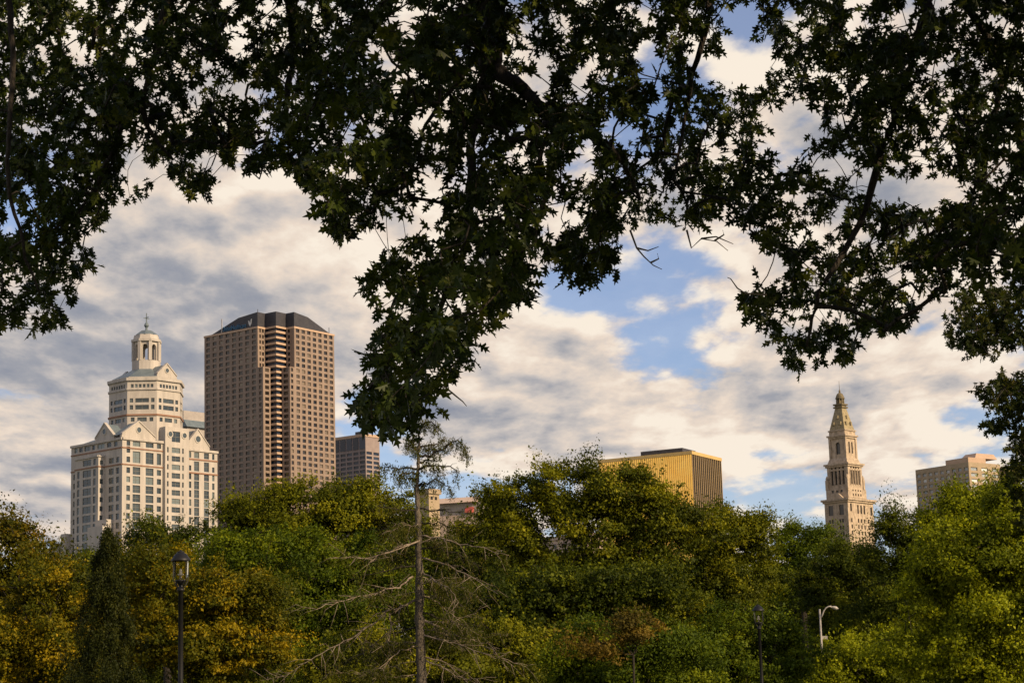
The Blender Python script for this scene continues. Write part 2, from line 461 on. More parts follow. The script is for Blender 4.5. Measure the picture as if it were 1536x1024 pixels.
tree('linden_tree', 'fresh green tree left of the dead-limbed cypress, in front of the olive one', 'tree', 96,
     [(420, 860, 95, 62), (520, 850, 60, 50), (350, 850, 50, 50), (480, 930, 90, 70), (380, 960, 80, 70), (570, 900, 60, 70), (450, 1010, 120, 60)], G_md, MIDG, 440, 16, leaf=.16, clump=.58)
tree('linden_tree', 'big spreading tree with exposed dark limbs in front of the gold building', 'tree', 104,
     [(860, 742, 80, 48), (790, 765, 60, 50), (925, 742, 54, 48), (962, 738, 24, 28), (985, 765, 30, 22), (760, 820, 48, 55), (890, 790, 70, 40), (985, 790, 52, 46), (1008, 738, 16, 16),
      (1040, 800, 40, 34), (740, 780, 26, 34), (742, 757, 22, 22), (830, 850, 60, 24), (950, 842, 60, 26), (700, 800, 20, 20)], G_ol, MIDG, 850, 17, leaf=.17, clump=.6, gap=.04)
tree('linden_tree', 'green tree right of the gold building, sloping down to a gap of sky', 'tree', 110,
     [(1080, 810, 60, 46), (1040, 840, 60, 50), (1125, 805, 34, 32), (1100, 870, 70, 50), (1150, 800, 14, 16), (1060, 930, 90, 70)], G_ol, MIDG, 1085, 18, leaf=.16, clump=.56, gap=.06)
tree('linden_tree', 'deep green tree under the big spreading one, centre of the park', 'tree', 90,
     [(800, 900, 80, 50), (880, 890, 70, 40), (740, 930, 50, 60), (960, 900, 70, 50), (840, 970, 90, 60), (690, 990, 60, 60)], G_dk, MIDG, 830, 19, leaf=.16, clump=.55)
tree('linden_tree', 'light airy tree with see-through top just left of the stone spire tower', 'tree', 135,
     [(1190, 815, 34, 28), (1225, 835, 44, 40), (1170, 850, 34, 40), (1210, 880, 50, 40)], G_md, MIDG, 1200, 20, leaf=.17, clump=.5, gap=.3)
tree('linden_tree', 'dark tree at the foot of the stone spire tower', 'tree', 128,
     [(1265, 855, 50, 38), (1300, 880, 46, 40), (1230, 890, 44, 44), (1270, 930, 66, 50)], G_dk, MIDG, 1270, 21, leaf=.17, clump=.58, gap=.1)
tree('linden_tree', 'dark ragged tree between the stone spire tower and the tan office block', 'tree', 122,
     [(1350, 805, 40, 34), (1335, 850, 40, 40), (1372, 790, 24, 22), (1380, 850, 40, 50), (1340, 910, 50, 50)], G_dk, MIDG, 1350, 22, leaf=.16, clump=.55, gap=.22)
tree('linden_tree', 'large bright yellow green tree filling the lower right corner', 'tree', 82,
     [(1450, 850, 80, 60), (1525, 800, 60, 64), (1400, 900, 60, 50), (1480, 930, 90, 70), (1570, 870, 70, 90), (1410, 980, 90, 55), (1530, 1010, 110, 60), (1430, 820, 40, 30)], G_lt, MIDG, 1470, 23, leaf=.15, clump=.52)
tree('linden_tree', 'yellow green tree partly hiding the tan office block', 'tree', 100,
     [(1438, 762, 34, 34), (1405, 785, 28, 22), (1492, 760, 34, 28), (1450, 800, 60, 36), (1530, 735, 34, 40)], G_lt, MIDG, 1450, 24, leaf=.16, clump=.5, gap=.12)
tree('young_maple', 'small green tree with brown scorched top, bottom centre', 'tree', 70,
     [(940, 985, 75, 40), (900, 960, 40, 30), (1010, 980, 50, 45), (960, 1030, 110, 40), (860, 1005, 45, 40)], G_md, MIDG, 945, 25, leaf=.12, clump=.38)
tree('young_maple', 'thin brown leaved sapling crown rising above the small green tree', 'tree', 67,
     [(945, 950, 36, 26), (925, 935, 20, 16), (975, 945, 24, 14), (895, 975, 24, 16)], G_br, MIDG, 945, 26, leaf=.10, clump=.26, gap=.25, tip=.008, trunk_r=.06)
tree('young_maple', 'low leafy tree around the far black lantern', 'tree', 86,
     [(1110, 960, 60, 50), (1170, 985, 50, 50), (1060, 990, 50, 50), (1110, 1020, 90, 50)], G_md, MIDG, 1110, 27, leaf=.14, clump=.45, gap=.05)
tree('young_maple', 'bright low tree hiding the base of the curved white street light', 'tree', 98,
     [(1290, 990, 50, 34), (1250, 1010, 46, 40), (1340, 985, 50, 45), (1290, 1030, 90, 40)], G_lt, MIDG, 1290, 28, leaf=.15, clump=.48)
tree('young_maple', 'olive low tree to the right of the cypress trunk, bottom of the photo', 'tree', 74,
     [(720, 960, 60, 40), (780, 990, 50, 45), (670, 1000, 50, 40), (740, 1030, 90, 40)], G_ol, MIDG, 720, 29, leaf=.13, clump=.42, gap=.05)
tree('young_maple', 'green low tree with yellow tips left of the cypress trunk, bottom of the photo', 'tree', 74,
     [(560, 985, 55, 40), (500, 1000, 50, 45), (600, 1015, 40, 40), (540, 1035, 90, 30)], G_ol, MIDG, 555, 30, leaf=.13, clump=.42, gap=.05)
bk = [(-10, 900, 150, 'behind the rust orange tree'), (130, 880, 165, 'behind the narrow conifer'), (330, 890, 160, 'behind the golden tree'), (620, 860, 160, 'behind the cypress trunk'),
      (720, 850, 150, 'between the cypress and the spreading tree'), (900, 880, 165, 'under the gold building'), (1090, 890, 150, 'behind the far lantern'), (1220, 900, 170, 'behind the curved street light'),
      (1330, 900, 175, 'right of the stone tower foot'), (1480, 860, 150, 'behind the bright corner tree'), (225, 925, 140, 'low between the conifer and the near lantern'), (1190, 950, 140, 'low beside the curved street light'), (1010, 930, 145, 'low behind the small scorched tree'),
      (470, 930, 145, 'low behind the fresh green tree')]
for i, (x, y, D, w) in enumerate(bk):
    tree('shade_tree', 'shadowy far tree ' + w, 'tree', D, [(x, y, 95, 46), (x-50, y+35, 60, 50), (x+55, y+35, 60, 50), (x, y+90, 100, 50), (x, y+150, 110, 50)], G_dk, BACKG, x, 60+i, clump=.9, leaf=.26)

def yew(px, D, pts, label, seed):
    """narrow columnar conifer: pts = (y, half width) down the tree"""
    rs = np.random.RandomState(seed); mpp = D/F
    b = at(px, 1000, D); root = empty('columnar_conifer', (b[0], D, 0), 0, label, 'conifer')
    O = np.array([b[0], D, 0])
    zs = [at(px, y, D)[2] for y, w in pts]+[0.2]; ws = [w*mpp for y, w in pts]+[pts[-1][1]*mpp*1.1]
    zs, ws = np.array(zs[::-1]), np.array(ws[::-1])
    n = 620; z = zs[0]+(zs[-1]-zs[0])*rs.rand(n)**1.1; w = np.interp(z, zs, ws); a = rs.rand(n)*2*np.pi; q = (.4+.65*rs.rand(n))*(1+.22*np.sin(3*a+z*2.1)+.20*np.sin(z*5+a)+.5*(rs.rand(n) > .88))
    P = np.stack([w*q*np.cos(a), w*q*np.sin(a), z], 1)
    tm = MB(); tm.tube([(0, 0, 0), (.03, 0, zs[-1]*.5), (0, 0, zs[-1]-.2)], [.16, .09, .02], 8); tm.build('trunk', M['bark'], root, True)
    nl = 170; ci = np.repeat(np.arange(n), nl); N = len(ci)
    pos = P[ci]+rs.normal(size=(N, 3))*np.array([.13, .13, .26])*(.4+.6*(1-z/zs[-1]))[ci][:, None]
    out = np.stack([np.cos(a[ci]), np.sin(a[ci]), np.full(N, .8)], 1)
    nh = nrm(out*.6+rs.normal(size=(N, 3))*.6)
    dab_mesh('crown', pos, nh, .062*(.5+rs.rand(N)), np.clip(.6*rs.rand(n)[ci]+.4*rs.rand(N), 0, 1),
             leafmat('conifer_leaf', [(.006, .010, .002), (.014, .020, .003), (.030, .037, .004), (.08, .078, .008)], .15), root, rs, -1.2, .4)
yew(160, 54, [(800, 1), (812, 6), (830, 11), (860, 17), (900, 27), (950, 38), (1000, 48), (1060, 60)], 'narrow dark green conifer left of the near black lantern', 5)

# ------------------------------------------------------------------ bald cypress with dead limbs
def cypress():
    D = 50.; rs = np.random.RandomState(9)
    b = at(632, 1000, D); root = empty('bald_cypress', (b[0], D, 0), 0, 'tall sparse cypress with bare bleached lower limbs and weeping twigs', 'tree')
    O = np.array([b[0], D, 0])
    def z6(x, y): return (400+x/2.415, 600+y/2.415)
    def z8(x, y): return (560+x/5.69, 600+y/5.69)
    tr = [(634, 1100), (632, 1020), (630, 960), (629, 900), (629, 850), (628, 800), (627, 760), (625, 730), (627, 700), (628, 670), (629, 650), (634, 630)]
    W = [.15, .125, .115, .105, .092, .08, .066, .054, .042, .032, .024, .012]
    t2 = []; w2 = []
    for i in range(len(tr)-1):
        for q in range(6):
            f = q/6; t2.append((tr[i][0]*(1-f)+tr[i+1][0]*f+rs.normal()*.5, tr[i][1]*(1-f)+tr[i+1][1]*f)); w2.append((W[i]*(1-f)+W[i+1]*f)*(1+.10*rs.normal()))
    tr = t2+[tr[-1]]; W = w2+[W[-1]]
    tp = [at(x, y, D)-O for x, y in tr]
    base = [np.array([0, 0, 0.])]; g = MB()
    g.tube(base+tp[0:0]+[np.array([.0, 0, .4])]+[p for p in tp if p[2] > .6], [.26, .18]+[w for w, p in zip(W, tp) if p[2] > .6], 10)
    g.build('trunk', M['cybark'], root, True)
    bare = [[(545, 725), (490, 745), (440, 765), (380, 810), (310, 860), (250, 890), (160, 940), (60, 1000), (0, 1010)],
            [(530, 638), (480, 675), (420, 690), (340, 710), (260, 730), (180, 755), (130, 748)],
            [(540, 515), (480, 535), (410, 560), (370, 590)], [(560, 505), (480, 540), (350, 575), (240, 568)],
            [(565, 625), (610, 655), (660, 680), (695, 730)], [(570, 710), (610, 725), (650, 760), (700, 790), (760, 770)],
            [(565, 795), (640, 830), (700, 860), (800, 880), (850, 935), (940, 965)], [(560, 850), (640, 870), (720, 890), (830, 935)],
            [(565, 930), (640, 945), (680, 970)], [(565, 935), (620, 960), (700, 1000), (760, 1010)],
            [(555, 490), (640, 500), (700, 520), (790, 535), (870, 560)], [(545, 888), (490, 905), (440, 940), (400, 1000)],
            [(445, 770), (450, 815), (440, 870), (440, 930), (415, 1010)], [(560, 570), (640, 590), (740, 640), (820, 690)]]
    leafy = [[(380, 400), (470, 390), (560, 368), (600, 325)], [(385, 475), (500, 462), (600, 400), (700, 345), (760, 370), (800, 470)],
             [(390, 420), (340, 405), (280, 395)], [(385, 582), (300, 578), (200, 580), (60, 570)], [(380, 592), (470, 550), (570, 560), (690, 570), (722, 640)],
             [(370, 690), (310, 665), (250, 670)], [(375, 735), (440, 715), (520, 680), (600, 700), (670, 780)], [(395, 250), (440, 200), (500, 180), (545, 240)],
             [(395, 330), (340, 350), (280, 345)], [(380, 620), (300, 620), (220, 640)], [(390, 530), (470, 510), (560, 520)]]
    low = [[(545, 400), (480, 395), (410, 385)], [(550, 392), (640, 400), (745, 412)], [(545, 455), (480, 462), (400, 470)], [(555, 440), (620, 445), (700, 470)],
           [(550, 540), (620, 530), (700, 560), (760, 600)], [(545, 600), (460, 610), (330, 640)], [(550, 760), (640, 790), (760, 830)], [(550, 680), (640, 690), (780, 720)], [(548, 820), (430, 850), (280, 960)]]
    tips = []
    def branch(pl, cv, r1, r2, mat, dy, sprout, tl=1.0):
        pts = [];
        P2 = [cv(*p) for p in pl]
        n = len(P2)
        for i in range(n-1):
            for q in range(4):
                f = (i+q/4)/(n-1); a, c = P2[i], P2[i+1]
                x = a[0]+(c[0]-a[0])*q/4; y = a[1]+(c[1]-a[1])*q/4
                j = rs.normal(size=2)*1.1 if (i or q) else (0, 0)
                pts.append(at(x+j[0], y+j[1], D+dy*f)-O)
        pts.append(at(*P2[-1], D+dy)-O)
        m = len(pts); rr = [r1+(r2-r1)*(k/(m-1))**.7 for k in range(m)]
        g = MB(); g.tube(pts, rr, 6)
        # twigs
        for k in range(2, m):
            for _ in range(sprout if rs.rand() < .75 else 0):
                d = (pts[k]-pts[k-1]); d = d/np.linalg.norm(d)
                dd = nrm(d*.9+rs.normal(size=3)*.75+np.array([0, 0, -.1])); L = (.2+.5*rs.rand())*tl
                a = pts[k]; tw = [a, a+dd*L*.5+rs.normal(size=3)*.03, a+dd*L+np.array([0, 0, -.12*L])+rs.normal(size=3)*.05]
                g.tube(tw, [rr[k]*.4+.003, .005, .003], 4)
                tips.append((tw[1], mat)); tips.append((tw[2], mat))
        g.build('branch', mat, root, True)
        return pts
    for i, pl in enumerate(bare): branch(pl, z6, .036 if i in (0, 6) else .026, .005, M['deadwood'], rs.uniform(-1.8, .6), 2)
    lp = []
    for pl in leafy: lp.append(branch(pl, z8, .036, .009, M['bark'], rs.uniform(-.8, .8), 1, .35))
    ll = []
    for pl in low: ll.append(branch(pl, z6, .024, .006, M['bark'], rs.uniform(-1.2, 1.2), 3, .7))
    for k in range(20):
        y0 = rs.uniform(770, 1060); sd_ = rs.choice([-1, 1]); L = (60+(y0-770)*.45)*rs.uniform(.5, 1.0); dr = rs.uniform(-.05, .45)
        pl = [(630, y0)]+[(630+sd_*L*f, y0+dr*L*f*f+rs.normal()*4) for f in (.25, .5, .75, 1)]
        ll.append(branch(pl, lambda a, c: (a, c), .013, .003, M['deadwood'] if k % 3 else M['cybark'], rs.uniform(-1.5, 1.5), 2, .7))
    # hanging feathery foliage
    pos = []; nh = []; tone = []
    def sprays(pts, k, L, dens):
        for p in pts:
            for _ in range(k):
                a = p+rs.normal(size=3)*.06; d = nrm(np.array([rs.normal()*.35, rs.normal()*.35, -1])); l = L*(.3+.9*rs.rand())
                n = int(dens*l/.02); t = rs.rand(n)
                pos.append(a+d*(t*l)[:, None]+rs.normal(size=(n, 3))*.02); tone.append(np.clip(.5*rs.rand()+.5*rs.rand(n), 0, 1))
    for pts in lp: sprays([q_ for q_ in pts[2:] if rs.rand() < .75], 9, .27, 1.2)
    for pts in ll: sprays(pts[3:], 7, .26, .9)
    sprays([tp[-1], tp[-2], tp[-3]], 10, .25, .7)
    sprays([t for t, m in tips if m is M['deadwood'] and rs.rand() < .6], 4, .22, .8)
    pos = np.concatenate(pos); tone = np.concatenate(tone)
    dab_mesh('crown', pos, nrm(rs.normal(size=(len(pos), 3))+np.array([0, -.3, .4])), .05*(.6+rs.rand(len(pos))), tone,
             leafmat('cypress_leaf', [(.03, .042, .005), (.05, .062, .008), (.09, .095, .012), (.13, .09, .02)], .3), root, rs, 1.5, .3)
cypress()

# dead bent stem in the small tree, bottom centre: kept as part of a sapling
# ------------------------------------------------------------------ overhanging oaks
def inside(poly, x, y):
    n = len(poly); c = np.zeros(len(x), bool)
    for i in range(n):
        x1, y1 = poly[i]; x2, y2 = poly[(i+1) % n]
        cond = ((y1 > y) != (y2 > y)) & (x < (x2-x1)*(y-y1)/((y2-y1)+1e-9)+x1)
        c ^= cond
    return c
EDGE = [(-90, 540), (-30, 505), (0, 500), (55, 507), (95, 500), (100, 480), (90, 460), (120, 455), (130, 425), (155, 420), (150, 390), (135, 380), (125, 345), (165, 340), (167, 325), (160, 305), (180, 300),
        (185, 310), (220, 305), (225, 285), (215, 270), (200, 250), (195, 240), (215, 245), (235, 260), (255, 272), (265, 290), (287, 302), (320, 287), (317, 270), (305, 255), (320, 235), (330, 240), (340, 255),
        (355, 265), (395, 260), (415, 240), (427, 250), (432, 280), (445, 302), (465, 305), (480, 295), (478, 325), (490, 350), (507, 360), (542, 345), (572, 340), (602, 320), (632, 300), (637, 280), (640, 265),
        (660, 270), (665, 300), (652, 325), (607, 345), (597, 370), (567, 393), (533, 413), (530, 436), (551, 453), (553, 473), (570, 486), (556, 496), (536, 513), (530, 532), (543, 546), (563, 552), (560, 566),
        (533, 569), (530, 592), (516, 605), (523, 625), (540, 639), (546, 659), (570, 649), (593, 659), (603, 675), (616, 662), (636, 652), (639, 635), (636, 622), (653, 605), (679, 602), (684, 586), (676, 572),
        (686, 556), (709, 556), (726, 542), (736, 532), (726, 519), (712, 500), (719, 486), (752, 496), (754, 476), (772, 466), (799, 460), (802, 450), (802, 425), (832, 420), (852, 430), (887, 440), (902, 425),
        (937, 415), (940, 390), (927, 375), (952, 365), (952, 340), (977, 335), (1007, 345), (1024, 362), (1054, 350), (1084, 325), (1114, 335), (1139, 345), (1134, 365), (1154, 390), (1174, 380), (1164, 410),
        (1129, 420), (1094, 440), (1099, 465), (1119, 480), (1139, 500), (1159, 527), (1178, 551), (1213, 566), (1229, 551), (1260, 547), (1284, 535), (1291, 520), (1331, 516), (1338, 492), (1370, 488), (1383, 469),
        (1381, 453), (1401, 445), (1424, 450), (1440, 440), (1500, 430), (1640, 470), (1640, -190), (-90, -190)]
HOLES = [(225, 32, 14, 10), (355, 42, 14, 16), (320, 102, 12, 12), (50, 200, 14, 18), (105, 50, 10, 16), (115, 80, 14, 8), (395, 200, 16, 14), (475, 200, 18, 12), (350, 135, 10, 14), (20, 322, 20, 14),
         (192, 245, 14, 12), (45, 140, 8, 8), (607, 30, 16, 26), (572, 95, 22, 22), (542, 190, 34, 14), (640, 185, 30, 16), (637, 285, 20, 30), (807, 90, 14, 20), (792, 122, 36, 16), (822, 105, 20, 12),
         (872, 140, 18, 22), (972, 75, 24, 18), (962, 10, 18, 10), (977, 110, 20, 12), (867, 235, 18, 26), (922, 200, 26, 14), (962, 230, 12, 8), (832, 335, 20, 26), (677, 460, 22, 12), (712, 380, 22, 10),
         (782, 232, 8, 18), (652, 345, 12, 18), (727, 325, 10, 10), (802, 385, 12, 14), (1109, 30, 22, 24), (1124, 75, 26, 16), (1099, 112, 48, 26), (1149, 105, 18, 14), (1189, 30, 12, 10), (1194, 180, 42, 24),
         (1174, 222, 46, 16), (1089, 230, 30, 6), (1244, 255, 32, 14), (1396, 286, 66, 20), (1319, 278, 24, 14), (1414, 110, 12, 12), (1199, 340, 10, 16), (1384, 235, 12, 10), (1354, 420, 18, 10), (1214, 475, 16, 12),
         (1504, 235, 14, 8), (1364, 30, 24, 12), (1414, 8, 16, 10), (1499, 35, 12, 18), (1439, 415, 14, 10), (1189, 300, 18, 10), (700, 255, 8, 20), (1010, 300, 14, 8), (150, 120, 8, 8), (270, 170, 9, 9)]
oakleaf = leafmat('oak_leaf', [(.013, .022, .004), (.026, .042, .006), (.045, .064, .008), (.085, .098, .013), (.15, .15, .03)], .22, .45, 1.6, .16)
def sprays_to_leaves(P, dirs, nper, size, rs, tonebase):
    N = len(P)*nper; ci = np.repeat(np.arange(len(P)), nper)
    t = rs.rand(N)
    d = nrm(dirs)[ci]
    base = P[ci]-d*(t*.22)[:, None]*(size/.15)+rs.normal(size=(N, 3))*.012
    ld = nrm(d*.55+rs.normal(size=(N, 3))*.62+np.array([0, 0, -.32]))
    nh = nrm(rs.normal(size=(N, 3))*.8+np.array([0, -.25, .6]))
    sz = size*(.45+.9*rs.rand(N)**.8)
    tone = np.clip(tonebase[ci]*.6+.25*rs.rand(N)+.35*(rs.rand(N) > .975), 0, 1)
    return base, ld, nh, sz, tone

def oak():
    rs = np.random.RandomState(21)
    root = empty('oak_tree', (9.5, 11, 0), 0, 'huge dark oak whose lobed leaves hang across the top of the view', 'tree')
    O = np.array([9.5, 11, 0.])
    # cluster centres inside the traced canopy, at their own depths
    n = 60000
    x = rs.uniform(-90, 1640, n); y = rs.uniform(-190, 690, n)
    ok = inside(EDGE, x, y)
    for hx, hy, ha, hb in HOLES: ok &= ((x-hx)/(ha+5))**2+((y-hy)/(hb+5))**2 > 1
    # keep clear of the outline so the leaf tips reach it
    e = np.array(EDGE[:-2]); 
    dd = np.full(n, 1e9)
    for i in range(len(e)-1):
        a, b = e[i], e[i+1]; ab = b-a; t = np.clip(((x-a[0])*ab[0]+(y-a[1])*ab[1])/(ab@ab+1e-9), 0, 1)
        dd = np.minimum(dd, np.hypot(x-a[0]-t*ab[0], y-a[1]-t*ab[1]))
    ok &= dd > 5
    x, y = x[ok], y[ok]
    keepn = 5200; ex_ = (x[keepn:] < 190) & (y[keepn:] < 340); x, y = np.concatenate([x[:keepn], x[keepn:][ex_][:330]]), np.concatenate([y[:keepn], y[keepn:][ex_][:330]])
    dep = 17.5+2.2*np.sin(x*.006+1)+1.6*np.sin(x*.017+y*.012)+rs.uniform(-1.8, 1.8, len(x))
    P = np.array([at(a, b, c) for a, b, c in zip(x, y, dep)])
    # limbs
    def A(px, py, d): return at(px, py, d)
    limbs = [
        ([(9.5, 11, 4.6), (7.6, 12.6, 8.2), (5, 14.6, 10.0), (2.5, 16, 9.9), A(800, -90, 17)]+[A(738, -20, 17), A(733, 60, 17), A(738, 105, 17)], .24, .10),
        ([A(738, 100, 17), A(765, 118, 16.8), A(800, 148, 16.6), A(850, 182, 16.4), A(905, 215, 16.4), A(935, 245, 16.5), A(960, 300, 16.7)], .075, .014),
        ([A(736, 95, 17), A(722, 150, 17.3), A(708, 220, 17.4), A(705, 300, 17.2), A(690, 400, 17), A(640, 500, 17), A(600, 590, 17)], .06, .012),
        ([(2.5, 16, 9.9), (0, 17, 9.9), A(420, -110, 17), A(260, -60, 17), A(120, -80, 16.5), A(0, -60, 16)], .15, .05),
        ([A(260, -60, 17), A(240, 60, 17), A(215, 170, 17.2), A(260, 240, 17.3)], .05, .012),
        ([A(0, -60, 16), A(20, 80, 16), A(10, 220, 16), A(25, 340, 16.2), A(60, 440, 16.4)], .03, .01),
        ([A(420, -110, 17), A(440, 60, 18), A(430, 170, 18), A(470, 290, 18)], .05, .012),
        ([A(440, 60, 18), A(520, 150, 18.3), A(590, 250, 18.4)], .03, .01),
        ([(7.6, 12.6, 8.2), (5.8, 15.5, 8.6), A(1420, -30, 17.5), A(1393, 20, 17.5), A(1378, 60, 17.5), A(1330, 200, 17.4), A(1290, 330, 17.2), A(1230, 440, 17), A(1210, 520, 17)], .09, .010),
        ([A(1420, -30, 17.5), A(1500, 90, 17.8), A(1480, 210, 18), A(1470, 330, 18), A(1400, 420, 18)], .04, .01),
        ([(5, 14.6, 10.0), A(1120, -90, 18), A(1060, 40, 18), A(1030, 160, 18.2), A(1010, 270, 18)], .05, .010),
        ([A(733, 60, 17), A(700, 110, 17.5), A(640, 190, 17.6), A(600, 300, 17.5)], .03, .01)]
    nodes0 = []; par0 = []; lr = []
    fin = []
    for pts, r1, r2 in limbs:
        pts = [np.array(p, float) for p in pts]; fine = []
        for i in range(len(pts)-1):
            p0 = pts[max(i-1, 0)]; p1 = pts[i]; p2 = pts[i+1]; p3 = pts[min(i+2, len(pts)-1)]
            for q in range(5):
                t = q/5; fine.append(.5*((2*p1)+(p2-p0)*t+(2*p0-5*p1+4*p2-p3)*t*t+(3*p1-p0-3*p2+p3)*t**3)+rs.normal(size=3)*.012)
        fine.append(pts[-1]); m = len(fine); rr = [r1+(r2-r1)*k/(m-1) for k in range(m)]
        g = MB(); g.tube([f-O for f in fine], rr, 8); g.build('limb', M['oakbark'], root, True)
        for f in fine: nodes0.append(f); par0.append(-1)
    # fixed skeleton nodes carry no parent, only the new twigs are drawn
    arr, par, ends = grow(nodes0, par0, P, .06, rs, step=.12, bend=.13)
    r = np.minimum(skeleton_radii(par, len(arr), .0035, 2.2), .03)
    skeleton_mesh('twigs', arr-O, par, r, M['oakbark'], root, 4, skip=len(nodes0))
    dirs = np.zeros_like(P)
    for ti, e_ in ends.items():
        d = arr[e_]-arr[par[e_]] if par[e_] >= 0 else np.array([0, 0, -1.]); dirs[ti] = nrm(d)
    dirs = nrm(dirs+rs.normal(size=dirs.shape)*.35+np.array([0, 0, -.35]))
    tb = rs.rand(len(P))**1.5
    base, ld, nh, sz, tone = sprays_to_leaves(P, dirs, 10, .126, rs, tb)
    leaf_mesh('crown', base-O, ld, nh, sz, tone, oakleaf, root)
    # trunk
    g = MB(); g.tube([(0, 0, 0), (0.02, 0, .5), (.0, .05, 2), (-.1, .1, 3.6), (-.1, .05, 4.8), (0.3, 0, 7), (.6, -.6, 9.5), (1, -1, 12)], [.85, .6, .5, .46, .42, .32, .22, .08], 14)
    g.build('trunk', M['oakbark'], root, True)
    # unseen rest of the crown, added sunward to shade the hanging leaves
    n = 9000
    c = np.array([5.5, 10.5, 9.5]); rad = np.array([11.5, 9.5, 5.2])
    q = nrm(rs.normal(size=(n, 3)))*(rs.rand(n)**.4)[:, None]
    Q = c+q*rad; Q = Q[(Q[:, 2] > 3.6)]
    X, Y, Z = proj(Q)
    infr = (Z > 0) & (X > -60) & (X < 1596) & (Y > -70) & (Y < 1100)
    Q = Q[~infr]
    Q = Q[np.linalg.norm(Q-CAM, axis=1) > 4][:3300]
    up = [(9.5, 11, 4.8), (8, 9, 8), (6, 7, 10), (3, 8, 11), (0, 11, 11), (10.5, 9, 9), (12, 8, 11), (9, 13, 9), (5, 14.6, 10.5), (0, 16, 10.5)]
    lines = [[0, 1, 2, 3, 4], [0, 5, 6], [0, 7, 8, 9]]
    nodes1 = []; par1 = []
    for ln in lines:
        last = -1
        for k in range(len(ln)):
            nodes1.append(np.array(up[ln[k]], float)); par1.append(last); last = len(nodes1)-1
    arr2, par2, ends2 = grow(nodes1, par1, Q[::3], .05, rs, step=.8)
    r2 = skeleton_radii(par2, len(arr2), .007, 2.3)
    skeleton_mesh('branches', arr2-O, par2, r2, M['oakbark'], root, 5)
    base, ld, nh, sz, tone = sprays_to_leaves(Q, nrm(q[:len(Q)]+rs.normal(size=Q.shape)*.5), 8, .26, rs, rs.rand(len(Q)))
    X, Y, Z = proj(base); k = ~((Z > 0) & (X > -30) & (X < 1566) & (Y > -45) & (Y < 1100))
    leaf_mesh('shading_crown', (base-O)[k], ld[k], nh[k], sz[k], tone[k], oakleaf, root, SIMPLE)
    # bare dead twigs at the canopy edge
    for pl in ([(945, 345), (955, 372), (966, 385), (980, 398), (993, 404)], [(955, 372), (972, 376), (988, 370)], [(976, 394), (988, 388), (986, 380)],
               [(1030, 345), (1037, 372), (1052, 358), (1075, 362), (1092, 376)], [(1052, 358), (1074, 355), (1100, 366)], [(1072, 361), (1086, 352), (1084, 345)],
               [(1150, 442), (1118, 440), (1106, 432), (1096, 418), (1091, 416)], [(655, 570), (684, 594), (694, 602), (700, 609)]):
        pts = [at(a, b, 17)-O for a, b in pl]; m = len(pts)
        g = MB(); g.tube(pts, [.010-.007*k/(m-1) for k in range(m)], 5); g.build('dead_twig', M['deadwood'], root, True)
oak()

def side_tree():
    rs = np.random.RandomState(33)
    O = np.array([10.3, 33, 0.]); root = empty('pin_oak', tuple(O), 0, 'smaller leaved oak reaching in at the right edge above the yellow green trees', 'tree')
    polys = [[(1424, 470), (1418, 508), (1440, 531), (1475, 539), (1495, 523), (1518, 516), (1540, 530), (1660, 540), (1660, 430), (1440, 430)],
             [(1452, 578), (1480, 572), (1498, 562), (1520, 568), (1536, 562), (1660, 540), (1660, 700), (1540, 690), (1510, 640), (1494, 650), (1480, 640), (1490, 615), (1470, 600)],
             [(1500, 672), (1520, 660), (1540, 655), (1660, 650), (1660, 800), (1520, 790), (1510, 730)]]
    P = []
    for po, n in zip(polys, (330, 340, 200)):
        x = rs.uniform(1410, 1660, 6000); y = rs.uniform(430, 800, 6000); k = inside(po, x, y)
        x, y = x[k][:n]+4, y[k][:n]
        for a, b in zip(x, y): P.append(at(a, b, 32+rs.uniform(-1.5, 1.5)))
    # crown beyond the frame
    q = nrm(rs.normal(size=(900, 3)))*(rs.rand(900)**.35)[:, None]; Q = np.array([11, 33.5, 7.2])+q*np.array([4, 3.6, 4.2])
    X, Y, Z = proj(Q); Q = Q[X > 1600]
    P = np.concatenate([np.array(P), Q])
    nodes0 = [np.array(O)+np.array([0, 0, z]) for z in (0, 1.5, 3, 5, 7, 9)]; par0 = [-1, 0, 1, 2, 3, 4]
    arr, par, ends = grow(nodes0, par0, P, .04, rs, step=.5)
    r = skeleton_radii(par, len(arr), .005, 2.3); r[:6] = np.maximum(r[:6], [.35, .25, .22, .18, .13, .09])
    skeleton_mesh('branches', arr-O, par, r, M['oakbark'], root, 5, skip=6)
    g = MB(); g.tube([a-O for a in arr[:6]], list(r[:6]), 12); g.build('trunk', M['oakbark'], root, True)
    dirs = nrm(rs.normal(size=P.shape)+np.array([-.4, 0, -.2]))
    base, ld, nh, sz, tone = sprays_to_leaves(P, dirs, 13, .14, rs, .3+.7*rs.rand(len(P)))
    leaf_mesh('crown', base-O, ld, nh, sz, tone, leafmat('pin_oak_leaf', [(.008, .014, .003), (.016, .026, .005), (.028, .04, .007), (.06, .064, .012), (.11, .10, .02)], .3), root)
side_tree()

